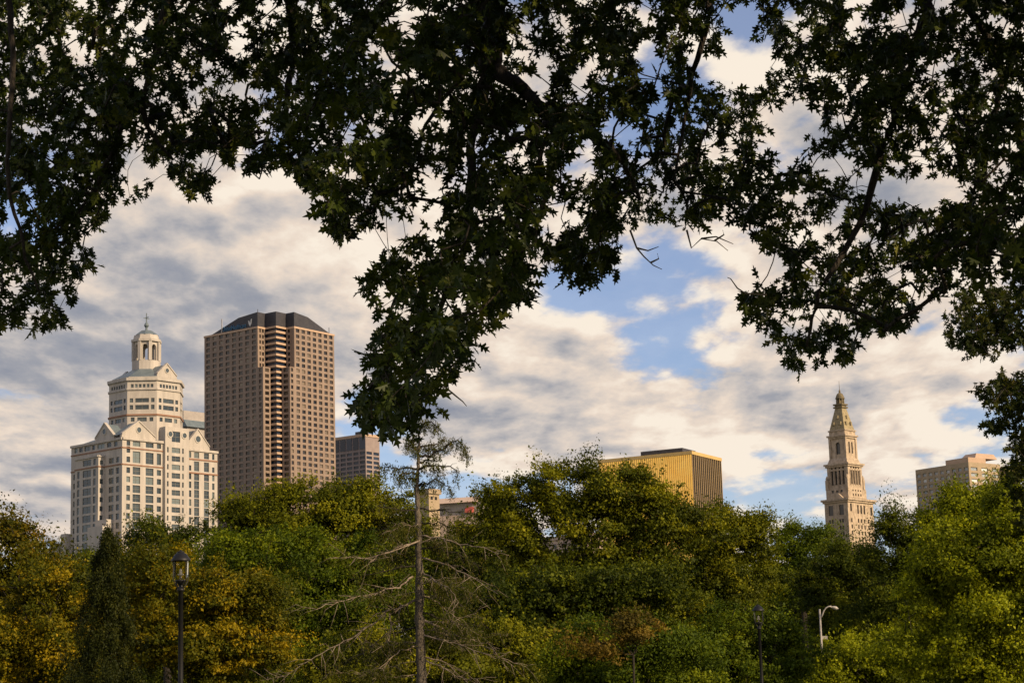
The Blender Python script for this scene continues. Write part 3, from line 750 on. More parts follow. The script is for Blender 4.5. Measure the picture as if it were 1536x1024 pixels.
# ------------------------------------------------------------------ lamps
def lamp(loc, label):
    root = empty('street_lamp', loc, 0, label, 'street lamp', 'black park lanterns')
    H = 5.96
    g = MB(); g.lathe([(.0, 0), (.20, 0), (.20, .12), (.15, .2), (.13, .55), (.09, .7), (.075, .9), (.062, 3), (.058, H-1.0), (.085, H-.99), (.085, H-.93), (.055, H-.92), (.05, H-.84)], 14)
    g.build('post', M['black'], root, True)
    g = MB(); g.lathe([(.05, H-.86), (.07, H-.82), (.13, H-.76), (.135, H-.72), (0, H-.72)], 14); g.build('lantern_base', M['black'], root, True)
    g = MB(); g.lathe([(.13, H-.71), (.175, H-.60), (.185, H-.32), (.175, H-.26)], 8)
    gm, nt, b = nodes('lantern_glass'); b.inputs['Base Color'].default_value = (.9, .85, .7, 1); b.inputs['Transmission Weight'].default_value = 1
    b.inputs['Roughness'].default_value = .08; b.inputs['IOR'].default_value = 1.02
    g.build('lantern_glass', gm, root)
    g = MB(); g.lathe([(.235, H-.27), (.235, H-.235), (.20, H-.20), (.15, H-.12), (.10, H-.085), (.085, H-.08), (.085, H-.055), (.03, H-.03), (.0, H)], 14)
    cp = g.build('lantern_roof', M['black'], root, True)
    for k in range(4):
        a = math.pi/4+k*math.pi/2; c, s = math.cos(a), math.sin(a)
        g = MB(); g.tube([(c*.06, s*.06, H-.94), (c*.14, s*.14, H-.86), (c*.20, s*.20, H-.76), (c*.215, s*.215, H-.70), (c*.215, s*.215, H-.26)], .012, 6)
        g.build('cage_bar', M['black'], root, True)
    g = MB(); g.lathe([(0, H-.70), (.03, H-.70), (.03, H-.62), (.07, H-.615), (.07, H-.585), (.03, H-.58), (.035, H-.52), (.025, H-.47), (0, H-.45)], 12)
    g.build('bulb', M['whiteframe'], root, True)
    return root
p1 = at(271, 950, 48.0)
l1 = lamp((p1[0], 48, 0), 'near black lantern post in front of the golden tree')
p2 = at(1139, 950, 80)
l2 = l1.copy(); C.objects.link(l2); l2.location = (p2[0], 80, 0); l2['label'] = 'far black lantern post to the left of the curved white street light'
for ch in list(l1.children):
    c = ch.copy(); C.objects.link(c); c.parent = l2

def cobra():
    D = 108.; b = at(1232, 960, D); root = empty('street_light', (b[0], D, 0), 0, 'pale curved arm street light rising above the bright low tree', 'street light')
    O = np.array([b[0], D, 0])
    t = at(1229.5, 913, D)-O
    g = MB(); g.tube([(0, 0, 0), (0, 0, .3), (0, 0, t[2])], [.14, .075, .052], 10); g.build('pole', M['galv'], root, True)
    z = t[2]
    arm = [at(x, y, D)-O for x, y in [(1231.5, 926), (1233.5, 922), (1236, 915), (1239, 911), (1243, 909), (1247, 908.6)]]
    g = MB(); g.tube(arm, .036, 8); g.build('arm', M['galv'], root, True)
    h = at(1246, 908.8, D)-O; L = 11.5*D/F
    g = MB()
    prof = [(0, .04), (.15, .08), (.45, .14), (.75, .14), (1, .03)]
    k = 10
    rings = []
    for f, w in prof:
        for q in range(k):
            a = 2*math.pi*q/k; g.v.append((h[0]+f*L, h[1]+w*math.cos(a)*.9, h[2]-.04-f*.10+w*math.sin(a)*.75))
    for i in range(len(prof)-1):
        for q in range(k):
            g.f.append((i*k+q, i*k+(q+1) % k, (i+1)*k+(q+1) % k, (i+1)*k+q)); g.m.append(0)
    g.f.append(tuple(range(k))); g.m.append(0); g.f.append(tuple((len(prof)-1)*k+q for q in reversed(range(k)))); g.m.append(0)
    g.build('lamp_head', M['galv'], root, True)
    s = at(1235, 956, D)-O
    g = MB(); g.box(.05, .05+8*D/F, -.02, .02, s[2]-.1, s[2]+.1); g.build('sign_plate', M['galv'], root)
cobra()

# ------------------------------------------------------------------ buildings
class B:
    """frame at the front corner of a building: x runs along the right face, y along the left face"""
    def __init__(s, name, px, py, D, A, label, cat='building', group=None):
        p = at(px, py, D); s.px, s.D, s.A = px, D, A
        s.bear = math.atan2(p[0], p[1]); s.dist = math.hypot(p[0], p[1]); s.X = p[0]
        s.root = empty(name, (p[0], p[1], 0), R(90-A), label, cat, group)
        s.er = np.array([math.sin(R(A)), math.cos(R(A))]); s.el = np.array([-math.cos(R(A)), math.sin(R(A))])
        s.O = np.array([p[0], p[1]])
        s.cz = {}
    def pxof(s, x, y, z):
        P = s.O+s.er*x+s.el*y; a, b, c = proj(np.array([[P[0], P[1], z]])); return a[0], b[0]
    def z(s, py, x=0, y=0):
        P = s.O+s.er*x+s.el*y
        lo, hi = -50., 900.
        for _ in range(40):
            m = (lo+hi)/2
            if proj(np.array([[P[0], P[1], m]]))[1][0] > py: lo = m
            else: hi = m
        return lo
    def xr(s, px, z, y=0):  # x on the right face whose picture column is px
        lo, hi = -100., 250.
        for _ in range(40):
            m = (lo+hi)/2
            if s.pxof(m, y, z)[0] < px: lo = m
            else: hi = m
        return lo
    def yl(s, px, z, x=0):
        lo, hi = -100., 250.
        for _ in range(40):
            m = (lo+hi)/2
            if s.pxof(x, m, z)[0] > px: lo = m
            else: hi = m
        return lo

# ---- brown tower with notched corner
def brown_tower():
    b = B('office_tower', 415, 500, 1000, 36, 'tall brown granite high-rise with dark sloped top and banded notched corner', 'high-rise')
    zt = b.z(488.5, 8, 0)
    S = b.xr(501, zt); T = b.yl(306.5, zt)
    m, n, n2 = 5.6, 13.2, 9.6
    fl = (b.z(500, 20, 0)-b.z(742, 20, 0))/28.0   # storey height
    zs = b.z(551, 8, 0)                          # top of the lower notch piers
    k = round((zt-zs)/fl); zs = zt-k*fl
    g = MB(); wins = []
    nf = int(zt/fl)
    def rows(z0, z1, u_list, w=.5, h=.60, skip_top=0):
        o = []
        i = 0
        zz = zt-fl*1.02
        while zz > z0-fl*.5:
            if zz+fl*.2 >= z0 and zz+fl*.85 <= z1:
                for (u0, u1) in u_list: o.append((u0, u1, zz+fl*.22, zz+fl*(.22+h)))
            zz -= fl
        return o
    # columns on the left face: u from far left
    def cols(L0, L1, nn, w=.60):
        st = (L1-L0)/nn; return [(L0+st*(i+.5-w/2), L0+st*(i+.5+w/2)) for i in range(nn)]
    cl = cols(.4, T-n-.4, 8); cr_ = cols(.4, S-n-.4, 7)
    zb = 60.0
    # upper faces
    wins += facade(g, (0, T), (0, n), zs, zt, rows(zs, zt, cl), .45)
    wins += facade(g, (n, 0), (S, 0), zs, zt, rows(zs, zt, cr_), .45)
    wins += facade(g, (0, n), (m, n), zs, zt, rows(zs, zt, [(1.2, 2.4), (3.2, 4.6)]), .35)
    wins += facade(g, (n, m), (n, 0), zs, zt, rows(zs, zt, [(1.0, 2.6)]), .35)
    # lower faces
    wins += facade(g, (0, T), (0, n2), 0, zs, rows(zb, zs, cl+[(T-n+.7, T-n+2.6)]), .45)
    wins += facade(g, (n2, 0), (S, 0), 0, zs, rows(zb, zs, [(.8, 2.5)]+[(a+n-n2, c+n-n2) for a, c in cr_]), .45)
    wins += facade(g, (0, n2), (m, n2), 0, zs, rows(zb, zs, [(1.4, 4.4)]), .35)
    wins += facade(g, (n2, m), (n2, 0), 0, zs, rows(zb, zs, [(1.2, 4.4)]), .35)
    # back, and ledges over the lower piers
    g.quad((S, 0, 0), (S, T, 0), (S, T, zt), (S, 0, zt)); g.quad((S, T, 0), (0, T, 0), (0, T, zt), (S, T, zt))
    g.poly([(0, n2, zs), (m, n2, zs), (m, n, zs), (0, n, zs)]); g.poly([(n2, 0, zs), (n, 0, zs), (n, m, zs), (n2, m, zs)])
    top = [(0, n), (m, n), (m, m), (n, m), (n, 0), (S, 0), (S, T), (0, T)]
    g.poly([(*p, zt) for p in top])
    g.build('wall', M['brown'], b.root)
    # parapet band
    g = MB(); g.band(top, zt-.5, zt+.5, .25); g.build('cornice', M['tan'], b.root)
    # banded corner: glass set back between stone bands
    def corner(z0, z1, nn):
        gl = MB(); gl.quad((m+.9, nn, z0), (m+.9, m+.9, z0), (m+.9, m+.9, z1), (m+.9, nn, z1)); gl.quad((m+.9, m+.9, z0), (nn, m+.9, z0), (nn, m+.9, z1), (m+.9, m+.9, z1))
        gl.build('corner_window', M['glassB'], b.root)
        i = 0; zz = zt
        while zz > 60:
            zz -= fl
            if z0 <= zz+fl*.02 and zz+fl <= z1+.5:
                q = MB()
                q.prism([(m, m), (nn-.02, m), (nn-.02, m+1.3), (m+1.3, m+1.3), (m+1.3, nn-.02), (m, nn-.02)], zz+.0, zz+fl*.38, 0, True, True)
                q.build('spandrel', M['tan'], b.root)
    corner(0, zs, n2); corner(zs, zt-.1, n)
    def order(w):
        c = w[0]+w[1]*(w[3]+w[4])/2; side = 0
        return -(w[5])
    windows(b.root, wins, [M['glassV'], M['blackroof']], 62, order=order)
    # roof
    H = b.z(466.5, m, m)-zt; q = MB(); i_ = .5
    a0 = T*.53; a1 = T-4.5; c0 = S*.55; c1 = S-2.5
    tp = [(i_, n+i_), (m+i_, n+i_), (m+i_, m+i_), (n+i_, m+i_), (n+i_, i_)]
    z0 = zt+.52; z1 = zt+H
    for k in range(4): q.quad((*tp[k], z0), (*tp[k+1], z0), (*tp[k+1], z1), (*tp[k], z1))
    h2 = z1-1.2
    q.poly([(i_, a1, z0), (i_, n+i_, z0), (i_, n+i_, z1), (i_, a0, h2)])
    q.poly([(n+i_, i_, z0), (c1, i_, z0), (c0, i_, h2), (n+i_, i_, z1)])
    q.poly([(i_, a0, h2), (i_, n+i_, z1), (m+i_, n+i_, z1), (m+i_, m+i_, z1), (n+i_, m+i_, z1), (n+i_, i_, z1), (c0, i_, h2), (c0, a0, h2)])
    q.poly([(i_, a0, h2), (c0, a0, h2), (c1, a1, z0), (i_, a1, z0)]); q.poly([(c0, a0, h2), (c0, i_, h2), (c1, i_, z0), (c1, a1, z0)])
    rf = q.build('roof', M['blackroof'], b.root)
    for x, y in ((1.2, n+1), (c1-.3, 1.0)):
        q = MB(); q.tube([(x, y, z0), (x, y, (z1+1.6) if x < 2 else z0+3.4)], .16, 6); q.build('vent_pipe', M['blackroof'], rf)
    # sign letters on the left face of the roof
    sg, nt, bb = nodes('blue_sign'); bb.inputs['Base Color'].default_value = (.035, .13, .24, 1); bb.inputs['Roughness'].default_value = .5
    wm, nt, bb = nodes('white_sign'); bb.inputs['Base Color'].default_value = (.6, .58, .56, 1)
    fc = bpy.data.curves.new('lettering', 'FONT'); fc.body = 'UnitedHealthcare'; fc.size = 3.7; fc.extrude = .15; fc.space_character = .98; fc.materials.append(sg)
    tmp = bpy.data.objects.new('tmp', fc); C.objects.link(tmp); bpy.context.view_layer.update()
    lm = bpy.data.meshes.new_from_object(tmp); bpy.data.objects.remove(tmp)
    fo = bpy.data.objects.new('lettering', lm); C.objects.link(fo); fo.parent = b.root
    y0 = b.yl(333.5, zt+2); y1 = b.yl(368.5, zt+2)
    fo.matrix_local = Matrix(((0, 0, -1, i_-.3), (-1, 0, 0, y0), (0, 1, 0, z0+.55), (0, 0, 0, 1)))
    bpy.context.view_layer.update(); w = fo.dimensions[0]
    if w > 0: fo.scale = ((y0-y1)/w, 1, 1)
    tag(fo, 'blue lettering along the dark roof face')
    q = MB(); yc = b.yl(374.5, zt+2); zz = z0+2.6; ww = 1.3
    q.poly([(i_-.3, yc+ww, zz+1.3), (i_-.3, yc+ww*.7, zz-.6), (i_-.3, yc, zz-1.9), (i_-.3, yc-ww*.7, zz-.6), (i_-.3, yc-ww, zz+2.0), (i_-.3, yc-ww*.45, zz+1.8), (i_-.3, yc-.3, zz-.3), (i_-.3, yc+ww*.5, zz+1.1)])
    q.v += [(v[0]+.25, v[1], v[2]) for v in q.v[:8]]
    for k in range(8): q.f.append((k, 8+k, 8+(k+1) % 8, (k+1) % 8)); q.m.append(0)
    q.build('emblem', wm, b.root)
    yv = b.yl(332, zt+2); q = MB(); q.box(i_-.25, i_-.05, yv-.25, yv+.25, z0, z0+7.5); q.build('sign_post', M['whiteframe'], b.root)
brown_tower()

# ---- pale stepped granite tower with octagonal drum and lantern
def pale_tower():
    D = 850; b = B('granite_tower', 183.5, 660, D, 41, 'pale granite tower with gables, octagonal drum and blue grey roof topped by a lantern', 'tower')
    z_c = b.z(655.5)        # cornice
    zl1 = b.z(670.5); zl2 = b.z(695.5)
    T = b.yl(107, z_c); S = b.xr(326, z_c)
    x1 = b.xr(244.5, z_c); x2 = b.xr(280, z_c)
    fl = (b.z(747)-b.z(830))/6.0
    zwing = b.z(674.5, S*.82, 0)
    g = MB(); wins = []
    def fr(a, c): return (a, c)
    zbot = 8
    floors = []
    zz = zl2-.4-fl
    while zz > zbot: floors.append(zz); zz -= fl
    # main right face x 0..x1
    def X(zx): return b.xr(80+zx/2.562, zl2)
    W = x1
    def rowset(cols, frac=(.18, .8), fls=floors): return [(a, c, z+fl*frac[0], z+fl*frac[1]) for z in fls for a, c in cols]
    small = (X(281), X(295)); sm2 = (X(398), X(414))
    wideA = (X(305), X(334)); wideB = (X(355), X(385))
    ops = rowset([small, sm2])
    # tall bay glazing below the stringcourse: dark windows with spandrels between
    ops += rowset([wideA, wideB], (.06, .90))
    ops += [(a, c, zl2+1, zl1-1.2) for a, c in (wideA, wideB, sm2)]
    ops += [(small[0], small[1], zl2+1, zl2+1+fl*.62), (small[0], small[1], zl2+1.2+fl, zl2+1.2+fl*1.7)]
    ops += [(a, c, zl1+1.0, z_c-1.3) for a, c in (small, wideA, wideB, sm2)]
    wins += facade(g, (0, 0), (x1, 0), 0, z_c, ops, .5)
    # projecting centre bay
    pj = 1.6; zc2 = b.z(641, x1+4, 0)+6
    def Xc(zx): return b.xr(80+zx/2.562, zl2, -pj)-x1
    cb = [(Xc(437), Xc(443)), (Xc(455), Xc(487)), (Xc(495), Xc(501))]
    zz = b.z(670, x1+5, -pj); fls = []
    top5 = b.z(450+575/2.56, x1+5, -pj)-.0
    q = top5
    f2 = (b.z(450+585/2.56, x1+5, -pj)-b.z(450+810/2.56, x1+5, -pj))/6.9
    while q > zbot: fls.append(q-f2*.35); q -= f2
    ops = [(a, c, z, z+f2*.62) for z in fls for a, c in cb if z > zbot]
    ops += [(cb[1][0], cb[1][1], top5+f2*.95, top5+f2*2.2)]
    wins += facade(g, (x1, -pj), (x2, -pj), 0, zc2-6, ops, .4)
    g.quad((x1, 0, 0), (x1, -pj, 0), (x1, -pj, zc2-6), (x1, 0, zc2-6)); g.quad((x1, 0, z_c), (x1, 9, z_c), (x1, 9, zc2-6), (x1, 0, zc2-6)); g.quad((x2, 9, zwing), (x2, 0, zwing), (x2, 0, zc2-6), (x2, 9, zc2-6)); g.quad((x2, -pj, 0), (x2, 0, 0), (x2, 0, zc2-6), (x2, -pj, zc2-6))
    g.poly([(x1, -pj, zc2-6), (x2, -pj, zc2-6), (x2, 9, zc2-6), (x1, 9, zc2-6)])
    # wing
    def Xw(zx): return b.xr(80+zx/2.562, zl2)-x2
    wc = [(Xw(519), Xw(530)), (Xw(541), Xw(560)), (Xw(579), Xw(598)), (Xw(610), Xw(619))]
    zw2 = zl2-1.0
    ops = [(a, c, z+fl*.1, z+fl*.85) for z in floors for a, c in (wc[0], wc[3])]
    ops += [(a, c, z+fl*.02, z+fl*.94) for z in floors for a, c in (wc[1], wc[2])]
    ops += [(a, c, zw2+.9, zwing-5.4) for a, c in (wc[1], wc[2])]+[(a, c, zw2+.9+i*fl, zw2+.9+i*fl+fl*.6) for a, c in (wc[0], wc[3]) for i in (0, 1) if zw2+.9+i*fl+fl*.6 < zwing-5.2]
    ops += [(a, c, zwing-3.9, zwing-1.3) for a, c in wc]
    wins += facade(g, (x2, 0), (S, 0), 0, zwing, ops, .4)
    # left face, with a projecting pavilion between ya and yb
    def Y(zx, x=0): return b.yl(80+zx/2.562, zl2, x)
    ya = Y(205); yb = Y(88); pv = 3.2
    def U(zx): return T-Y(zx)
    ops = rowset([(U(77), U(84))]) + rowset([(U(213), U(232)), (U(241), U(253))], (.12, .78))
    ops += [(U(213), U(232), zl2+1, zl2+1+fl*.6), (U(241), U(253), zl2+1, zl2+1+fl*.6)]
    ops += [(a, c, zl1+1, z_c-1.3) for a, c in ((U(80), U(92)), (U(98), U(112)), (U(118), U(142)), (U(148), U(160)), (U(168), U(196)), (U(205), U(222)), (U(232), U(246)))]
    wins += facade(g, (0, T), (0, 0), 0, z_c, ops, .4)
    zp = b.z(682, -pv, ya)
    y_a, y_b = b.yl(80+173/2.562, zl2, -pv), b.yl(80+83/2.562, zl2, -pv)
    L = y_b-y_a
    def Up(zx): return y_b-b.yl(80+zx/2.562, zl2, -pv)
    ops = rowset([(Up(92), Up(101)), (Up(113), Up(145)), (Up(153), Up(163))], (.10, .86), [z for z in floors])
    ops += [(Up(113), Up(145), zl2+1, zl2+fl*.9), (Up(153), Up(163), zl2+1, zl2+fl*.9)]
    wins += facade(g, (-pv, y_b), (-pv, y_a), 0, zp, ops, .3)
    ops = rowset([(pv*.25, pv*.8)], (.2, .75)) + [(pv*.25, pv*.8, zl2+1, zl2+fl*.7)]
    wins += facade(g, (-pv, y_a), (0, y_a), 0, zp, ops, .3)
    g.quad((0, y_b, 0), (-pv, y_b, 0), (-pv, y_b, zp), (0, y_b, zp)); g.poly([(-pv, y_b, zp), (-pv, y_a, zp), (0, y_a, zp), (0, y_b, zp)])
    # backs and roof deck
    g.quad((S, 0, 0), (S, T, 0), (S, T, zwing), (S, 0, zwing)); g.quad((S, T, 0), (0, T, 0), (0, T, z_c), (S, T, z_c))
    g.poly([(0, 0, z_c), (x1, 0, z_c), (x1, T, z_c), (0, T, z_c)]); g.poly([(x1, 0, zwing), (S, 0, zwing), (S, T, zwing), (x1, T, zwing)])
    g.quad((x1, 0, zwing), (x1, T, zwing), (x1, T, z_c), (x1, 0, z_c))
    # low steps at the far left and at the pavilion foot
    zs1 = b.z(450+870/2.56); zs2 = b.z(450+900/2.56)
    g.box(-2.5, 12, T-.0, T+3.4, 0, zs1); g.box(-5.0, 12, T+3.4, T+7.5, 0, b.z(450+905/2.56))
    g.box(-pv-.2, -.01, y_a-6.2, y_a-.01, 0, b.z(450+845/2.56, -pv, y_a)); g.box(-pv-3.2, -pv-.2, y_a-7.5, y_a+3, 0, b.z(450+872/2.56, -pv, y_a))
    g.build('wall', M['granite'], b.root)
    # stringcourses
    cur = ['stringcourse', M['granite_line']]
    def strip(P0, P1, z, h, o, m=0):
        P0 = np.array(P0, float); P1 = np.array(P1, float); e = (P1-P0)/np.linalg.norm(P1-P0); nn = np.array([e[1], -e[0]])
        a = P0+nn*.003; c = P1+nn*.003; p = [a+nn*o, c+nn*o]
        q_ = MB(); q_.prism([tuple(a), tuple(p[0]), tuple(p[1]), tuple(c)], z, z+h, m, True, True); q_.build(cur[0], cur[1], b.root)
    for z in (zl1, zl2, ):
        strip((0, 0), (x1-.02, 0), z-.25, .5, .3); strip((0, T), (0, y_b+.05), z-.25, .5, .3); strip((0, y_a-.05), (0, 0), z-.25, .5, .3)
    strip((0, y_b), (0, y_a), zl1-.25, .5, .3)
    strip((-pv, y_b), (-pv, y_a), zl2-.25, .5, .3); strip((-pv, y_a), (0, y_a), zl2-.25, .5, .25)
    strip((x2+.02, 0), (S, 0), zwing-4.8, .6, .3); strip((x2+.02, 0), (S, 0), zw2-.3, .6, .3)
    cur[:] = ['cornice', M['granite']]
    strip((0, 0), (x1-.02, 0), z_c-.9, 1.0, .7); strip((0, T), (0, 0), z_c-.9, 1.0, .7); strip((x2+.02, 0), (S+.2, 0), zwing-.9, 1.0, .6)
    strip((-pv, y_b), (-pv, y_a), zp-.6, .8, .5); strip((-pv, y_a), (0, y_a), zp-.6, .8, .5)
    # spandrels between floors of the wide bays (proud green-grey panels)
    # gables
    def gable(P0, P1, z0, h, name='gable', oc=True, deep=7.0):
        P0 = np.array(P0, float); P1 = np.array(P1, float); L = np.linalg.norm(P1-P0); e = (P1-P0)/L; nn = np.array([e[1], -e[0]])
        def pt(u, z, q): r = P0+e*u-nn*q; return (r[0], r[1], z)
        q = MB(); th = 1.2
        prof = [(0, z0), (L, z0), (L, z0+h*.16), (L*.5, z0+h), (0, z0+h*.16)]
        q.poly([pt(u, z, -.05) for u, z in prof]); q.poly([pt(u, z, th) for u, z in reversed(prof)])
        for k in range(5):
            (u0_, z0_), (u1_, z1_) = prof[k], prof[(k+1) % 5]
            q.quad(pt(u1_, z1_, -.05), pt(u0_, z0_, -.05), pt(u0_, z0_, th), pt(u1_, z1_, th))
        # coping
        for (u0_, z0_, u1_, z1_) in ((0, z0+h*.16, L*.5, z0+h), (L*.5, z0+h, L, z0+h*.16)):
            q.quad(pt(u0_, z0_, -.4), pt(u1_, z1_, -.4), pt(u1_, z1_+.6, -.4), pt(u0_, z0_+.6, -.4))
            q.quad(pt(u0_, z0_+.6, -.4), pt(u1_, z1_+.6, -.4), pt(u1_, z1_+.6, th), pt(u0_, z0_+.6, th))
            q.quad(pt(u1_, z1_, -.4), pt(u0_, z0_, -.4), pt(u0_, z0_, -.05), pt(u1_, z1_, -.05))
        o = q.build(name, M['granite'], b.root)
        # roof behind the gable
        q = MB()
        q.poly([pt(0, z0+h*.16, th), pt(L*.5, z0+h-.1, th), pt(L*.5, z0+h-.1, deep), pt(0, z0+h*.16, deep)][::-1])
        q.poly([pt(L*.5, z0+h-.1, th), pt(L, z0+h*.16, th), pt(L, z0+h*.16, deep), pt(L*.5, z0+h-.1, deep)][::-1])
        q.build('gable_roof', M['copper'], b.root)
        if oc:
            q = MB(); cx, cz, rr = L*.5, z0+h*.52, min(1.5, h*.16)
            cir = [(cx+rr*math.cos(a), cz+rr*math.sin(a)) for a in np.linspace(0, 2*math.pi, 17)[:-1]]
            q.poly([pt(u, z, -.12) for u, z in cir])
            big = [(cx+rr*1.3*math.cos(a), cz+rr*1.3*math.sin(a)) for a in np.linspace(0, 2*math.pi, 17)[:-1]]
            for k in range(16):
                j = (k+1) % 16
                q.quad(pt(*big[k], -.3), pt(*big[j], -.3), pt(*cir[j], -.3), pt(*cir[k], -.3), 1); q.quad(pt(*big[k], -.05), pt(*big[j], -.05), pt(*big[j], -.3), pt(*big[k], -.3), 1)
                q.quad(pt(*cir[k], -.3), pt(*cir[j], -.3), pt(*cir[j], -.12), pt(*cir[k], -.12), 1)
            q.build('round_window', [M['glassA'], M['whiteframe']], b.root)
    gh = b.z(450+468/2.56, 9, 0)-z_c
    gable((X(262), 0), (X(392), 0), z_c+.1, gh)
    gable((0, Y(160)), (0, Y(232)), z_c+.1, gh*.98)
    gable((b.xr(80+508/2.562, zwing)+.3, 0), (b.xr(80+600/2.562, zwing), 0), zwing+.1, b.z(450+498/2.56, x2+6, 0)-zwing)
    # lower pitched roofs between gables and the drum
    cx, cy = S*.51, T*.5
    q = MB()
    rz = z_c+gh*.95
    q.prism([(1.5, 1.5), (S-9, 1.5), (S-9, T-1.5), (1.5, T-1.5)], z_c+.12, rz, poly2=[(cx-9, cy-7), (cx+9, cy-7), (cx+9, cy+7), (cx-9, cy+7)])
    q.build('lower_roof', M['copper'], b.root)
    # drum
    mpp = D/F
    def octa(r, ph=22.5): return [(cx+r*math.cos(R(ph+45*k)), cy+r*math.sin(R(ph+45*k))) for k in range(8)]
    # screen radius of the drum 57 px
    rd = 57*mpp*1.02/math.cos(R(12)); ph = b.A+22.5-0
    ph = 22.5
    zd = lambda zy: b.z(450+zy/2.56, cx, cy-rd)
    d_top = zd(305); d_b1 = zd(345); d_b2 = zd(443); d_b3 = zd(470)
    oc = octa(rd, ph)
    g = MB(); dw = []
    for k in range(8):
        P0, P1 = oc[k], oc[(k+1) % 8]; L = math.dist(P0, P1)
        ops = []
        nb = 6
        for i in range(nb): ops.append((L*(.1+.8*i/nb+.02), L*(.1+.8*(i+1)/nb-.02), zd(340)+.2, zd(325)))
        for za, zb_ in ((379, 395), (405, 422)):
            ops.append((L*.27, L*.73, zd(zb_), zd(za)))
            ops += [(L*.08, L*.20, zd(zb_), zd(za)), (L*.80, L*.92, zd(zb_), zd(za))]
        ops += [(L*.12, L*.25, zd(468), zd(452)), (L*.34, L*.66, zd(468), zd(452)), (L*.75, L*.88, zd(468), zd(452))]
        dw += facade(g, P0, P1, z_c, d_top, ops, .4)
    g.poly([(*p, d_top) for p in oc])
    g.build('drum_wall', M['granite'], b.root)
    g = MB(); g.band(oc, d_top-.8, d_top+.5, .8); g.band(oc, d_b1-.3, d_b1+.5, .5); g.build('drum_cornice', M['granite'], b.root)
    g = MB(); g.band(oc, d_b2-.3, d_b2+.4, .45); g.build('drum_stringcourse', M['granite_line'], b.root)
    # front bay rising into the drum
    fx0, fx1 = x1+.3, x2-.3
    # roof above the drum
    r2 = octa(rd*.93, ph); rl = 21.5*mpp; r3 = octa(rl, ph)
    zr = b.z(450+262/2.56, cx, cy)-1
    g = MB(); g.prism(r2, d_top+.5, d_top+1.2, cap=False); g.build('attic', M['granite'], b.root)
    g = MB(); g.prism(r2, d_top+1.2, zr, poly2=r3); g.build('drum_roof', M['copper'], b.root)
    # gables on the drum, on the two faces turned to the park
    for k in (4, 6):
        P0 = np.array(r2[k]); P1 = np.array(r2[(k+1) % 8]);
        P0, P1 = P0+(P1-P0)*.08, P1-(P1-P0)*.08
    k = 5
    gable(tuple(np.array(r2[k])*.96+np.array(r2[(k+1) % 8])*.04), tuple(np.array(r2[k])*.04+np.array(r2[(k+1) % 8])*.96), d_top+1.22, (zr-d_top)*.95, deep=9)
    gable(tuple(np.array(r2[1])*.96+np.array(r2[2])*.04), tuple(np.array(r2[1])*.04+np.array(r2[2])*.96), d_top+1.22, (zr-d_top)*.95, deep=9)
    # belvedere lantern with arches
    zb0 = zr-.1; zb1 = b.z(450+238/2.56, cx, cy); zt_ = b.z(450+160/2.56, cx, cy); zap = b.z(450+132/2.56, cx, cy)
    g = MB(); g.prism(octa(rl*1.08, ph), zb0-1.5, zb1); 
    ro = octa(rl*.97, ph); ri = octa(rl*.80, ph)
    for k in range(8):
        P0, P1 = np.array(ro[k]), np.array(ro[(k+1) % 8]); Q0, Q1 = np.array(ri[k]), np.array(ri[(k+1) % 8])
        arch = [(.22, 0), (.22, .62)]+[(.5-.28*math.cos(a), .62+.18*math.sin(a)) for a in np.linspace(0, math.pi, 9)[1:-1]]+[(.78, .62), (.78, 0)]
        H = zt_-zb1
        def pp(u, v, ins): A_, B_ = (Q0, Q1) if ins else (P0, P1); r = A_+(B_-A_)*u; return (r[0], r[1], zb1+H*v)
        for ins in (0, 1):
            g.poly([pp(0, 0, ins), pp(.22, 0, ins), pp(.22, .62, ins), pp(.22, 1, ins), pp(0, 1, ins)]); g.poly([pp(.78, 0, ins), pp(1, 0, ins), pp(1, 1, ins), pp(.78, 1, ins), pp(.78, .62, ins)])
            for a_, b_ in zip(arch[1:-2], arch[2:-1]): g.quad(pp(*a_, ins), pp(*b_, ins), pp(b_[0], 1, ins), pp(a_[0], 1, ins))
        for a_, b_ in zip(arch[:-1], arch[1:]): g.quad(pp(*a_, 0), pp(*a_, 1), pp(*b_, 1), pp(*b_, 0))
        # buttress pilaster on the corner
        c = P0; d = nrm(c-np.array([cx, cy])); sd = np.array([-d[1], d[0]])
        g.prism([tuple(c+sd*.7), tuple(c-sd*.7), tuple(c-sd*.7+d*.7), tuple(c+sd*.7+d*.7)][::-1], zb1, zt_-.5)
    g.build('lantern_wall', M['granite'], b.root)
    g = MB(); g.band(octa(rl*.97, ph), zt_-.6, zt_+.5, 1.0, inn=1.5); g.prism(octa(rl*1.0, ph), zt_+.5, zt_+2.6, poly2=octa(rl*.92, ph)); g.build('lantern_cornice', M['granite'], b.root)
    g = MB(); g.lathe([(rl*.9, zt_+2.6), (rl*.72, zt_+3.6), (rl*.42, zt_+4.9), (rl*.18, zap), (0.5, zap+1.0)], 8, cx=cx, cy=cy); g.build('lantern_roof', M['copper'], b.root)
    ztip = b.z(450+50/2.56, cx, cy); g = MB(); g.lathe([(.9, zap), (.6, zap+1.5), (.5, zap+3), (1.1, zap+4), (.9, zap+4.8), (.3, zap+5.5), (.2, ztip), (0, ztip)], 10, cx=cx, cy=cy)
    zx = zap+(ztip-zap)*.75; g.box(cx-1.6, cx+1.6, cy-.1, cy+.1, zx-.15, zx+.15); g.box(cx-.1, cx+.1, cy-1.6, cy+1.6, zx+.2, zx+.5); g.build('finial', M['copper'], b.root)
    # centre bay upper part leaning on the drum
    g = MB(); 
    zcb = b.z(450+497/2.56, x1+5, 0); 
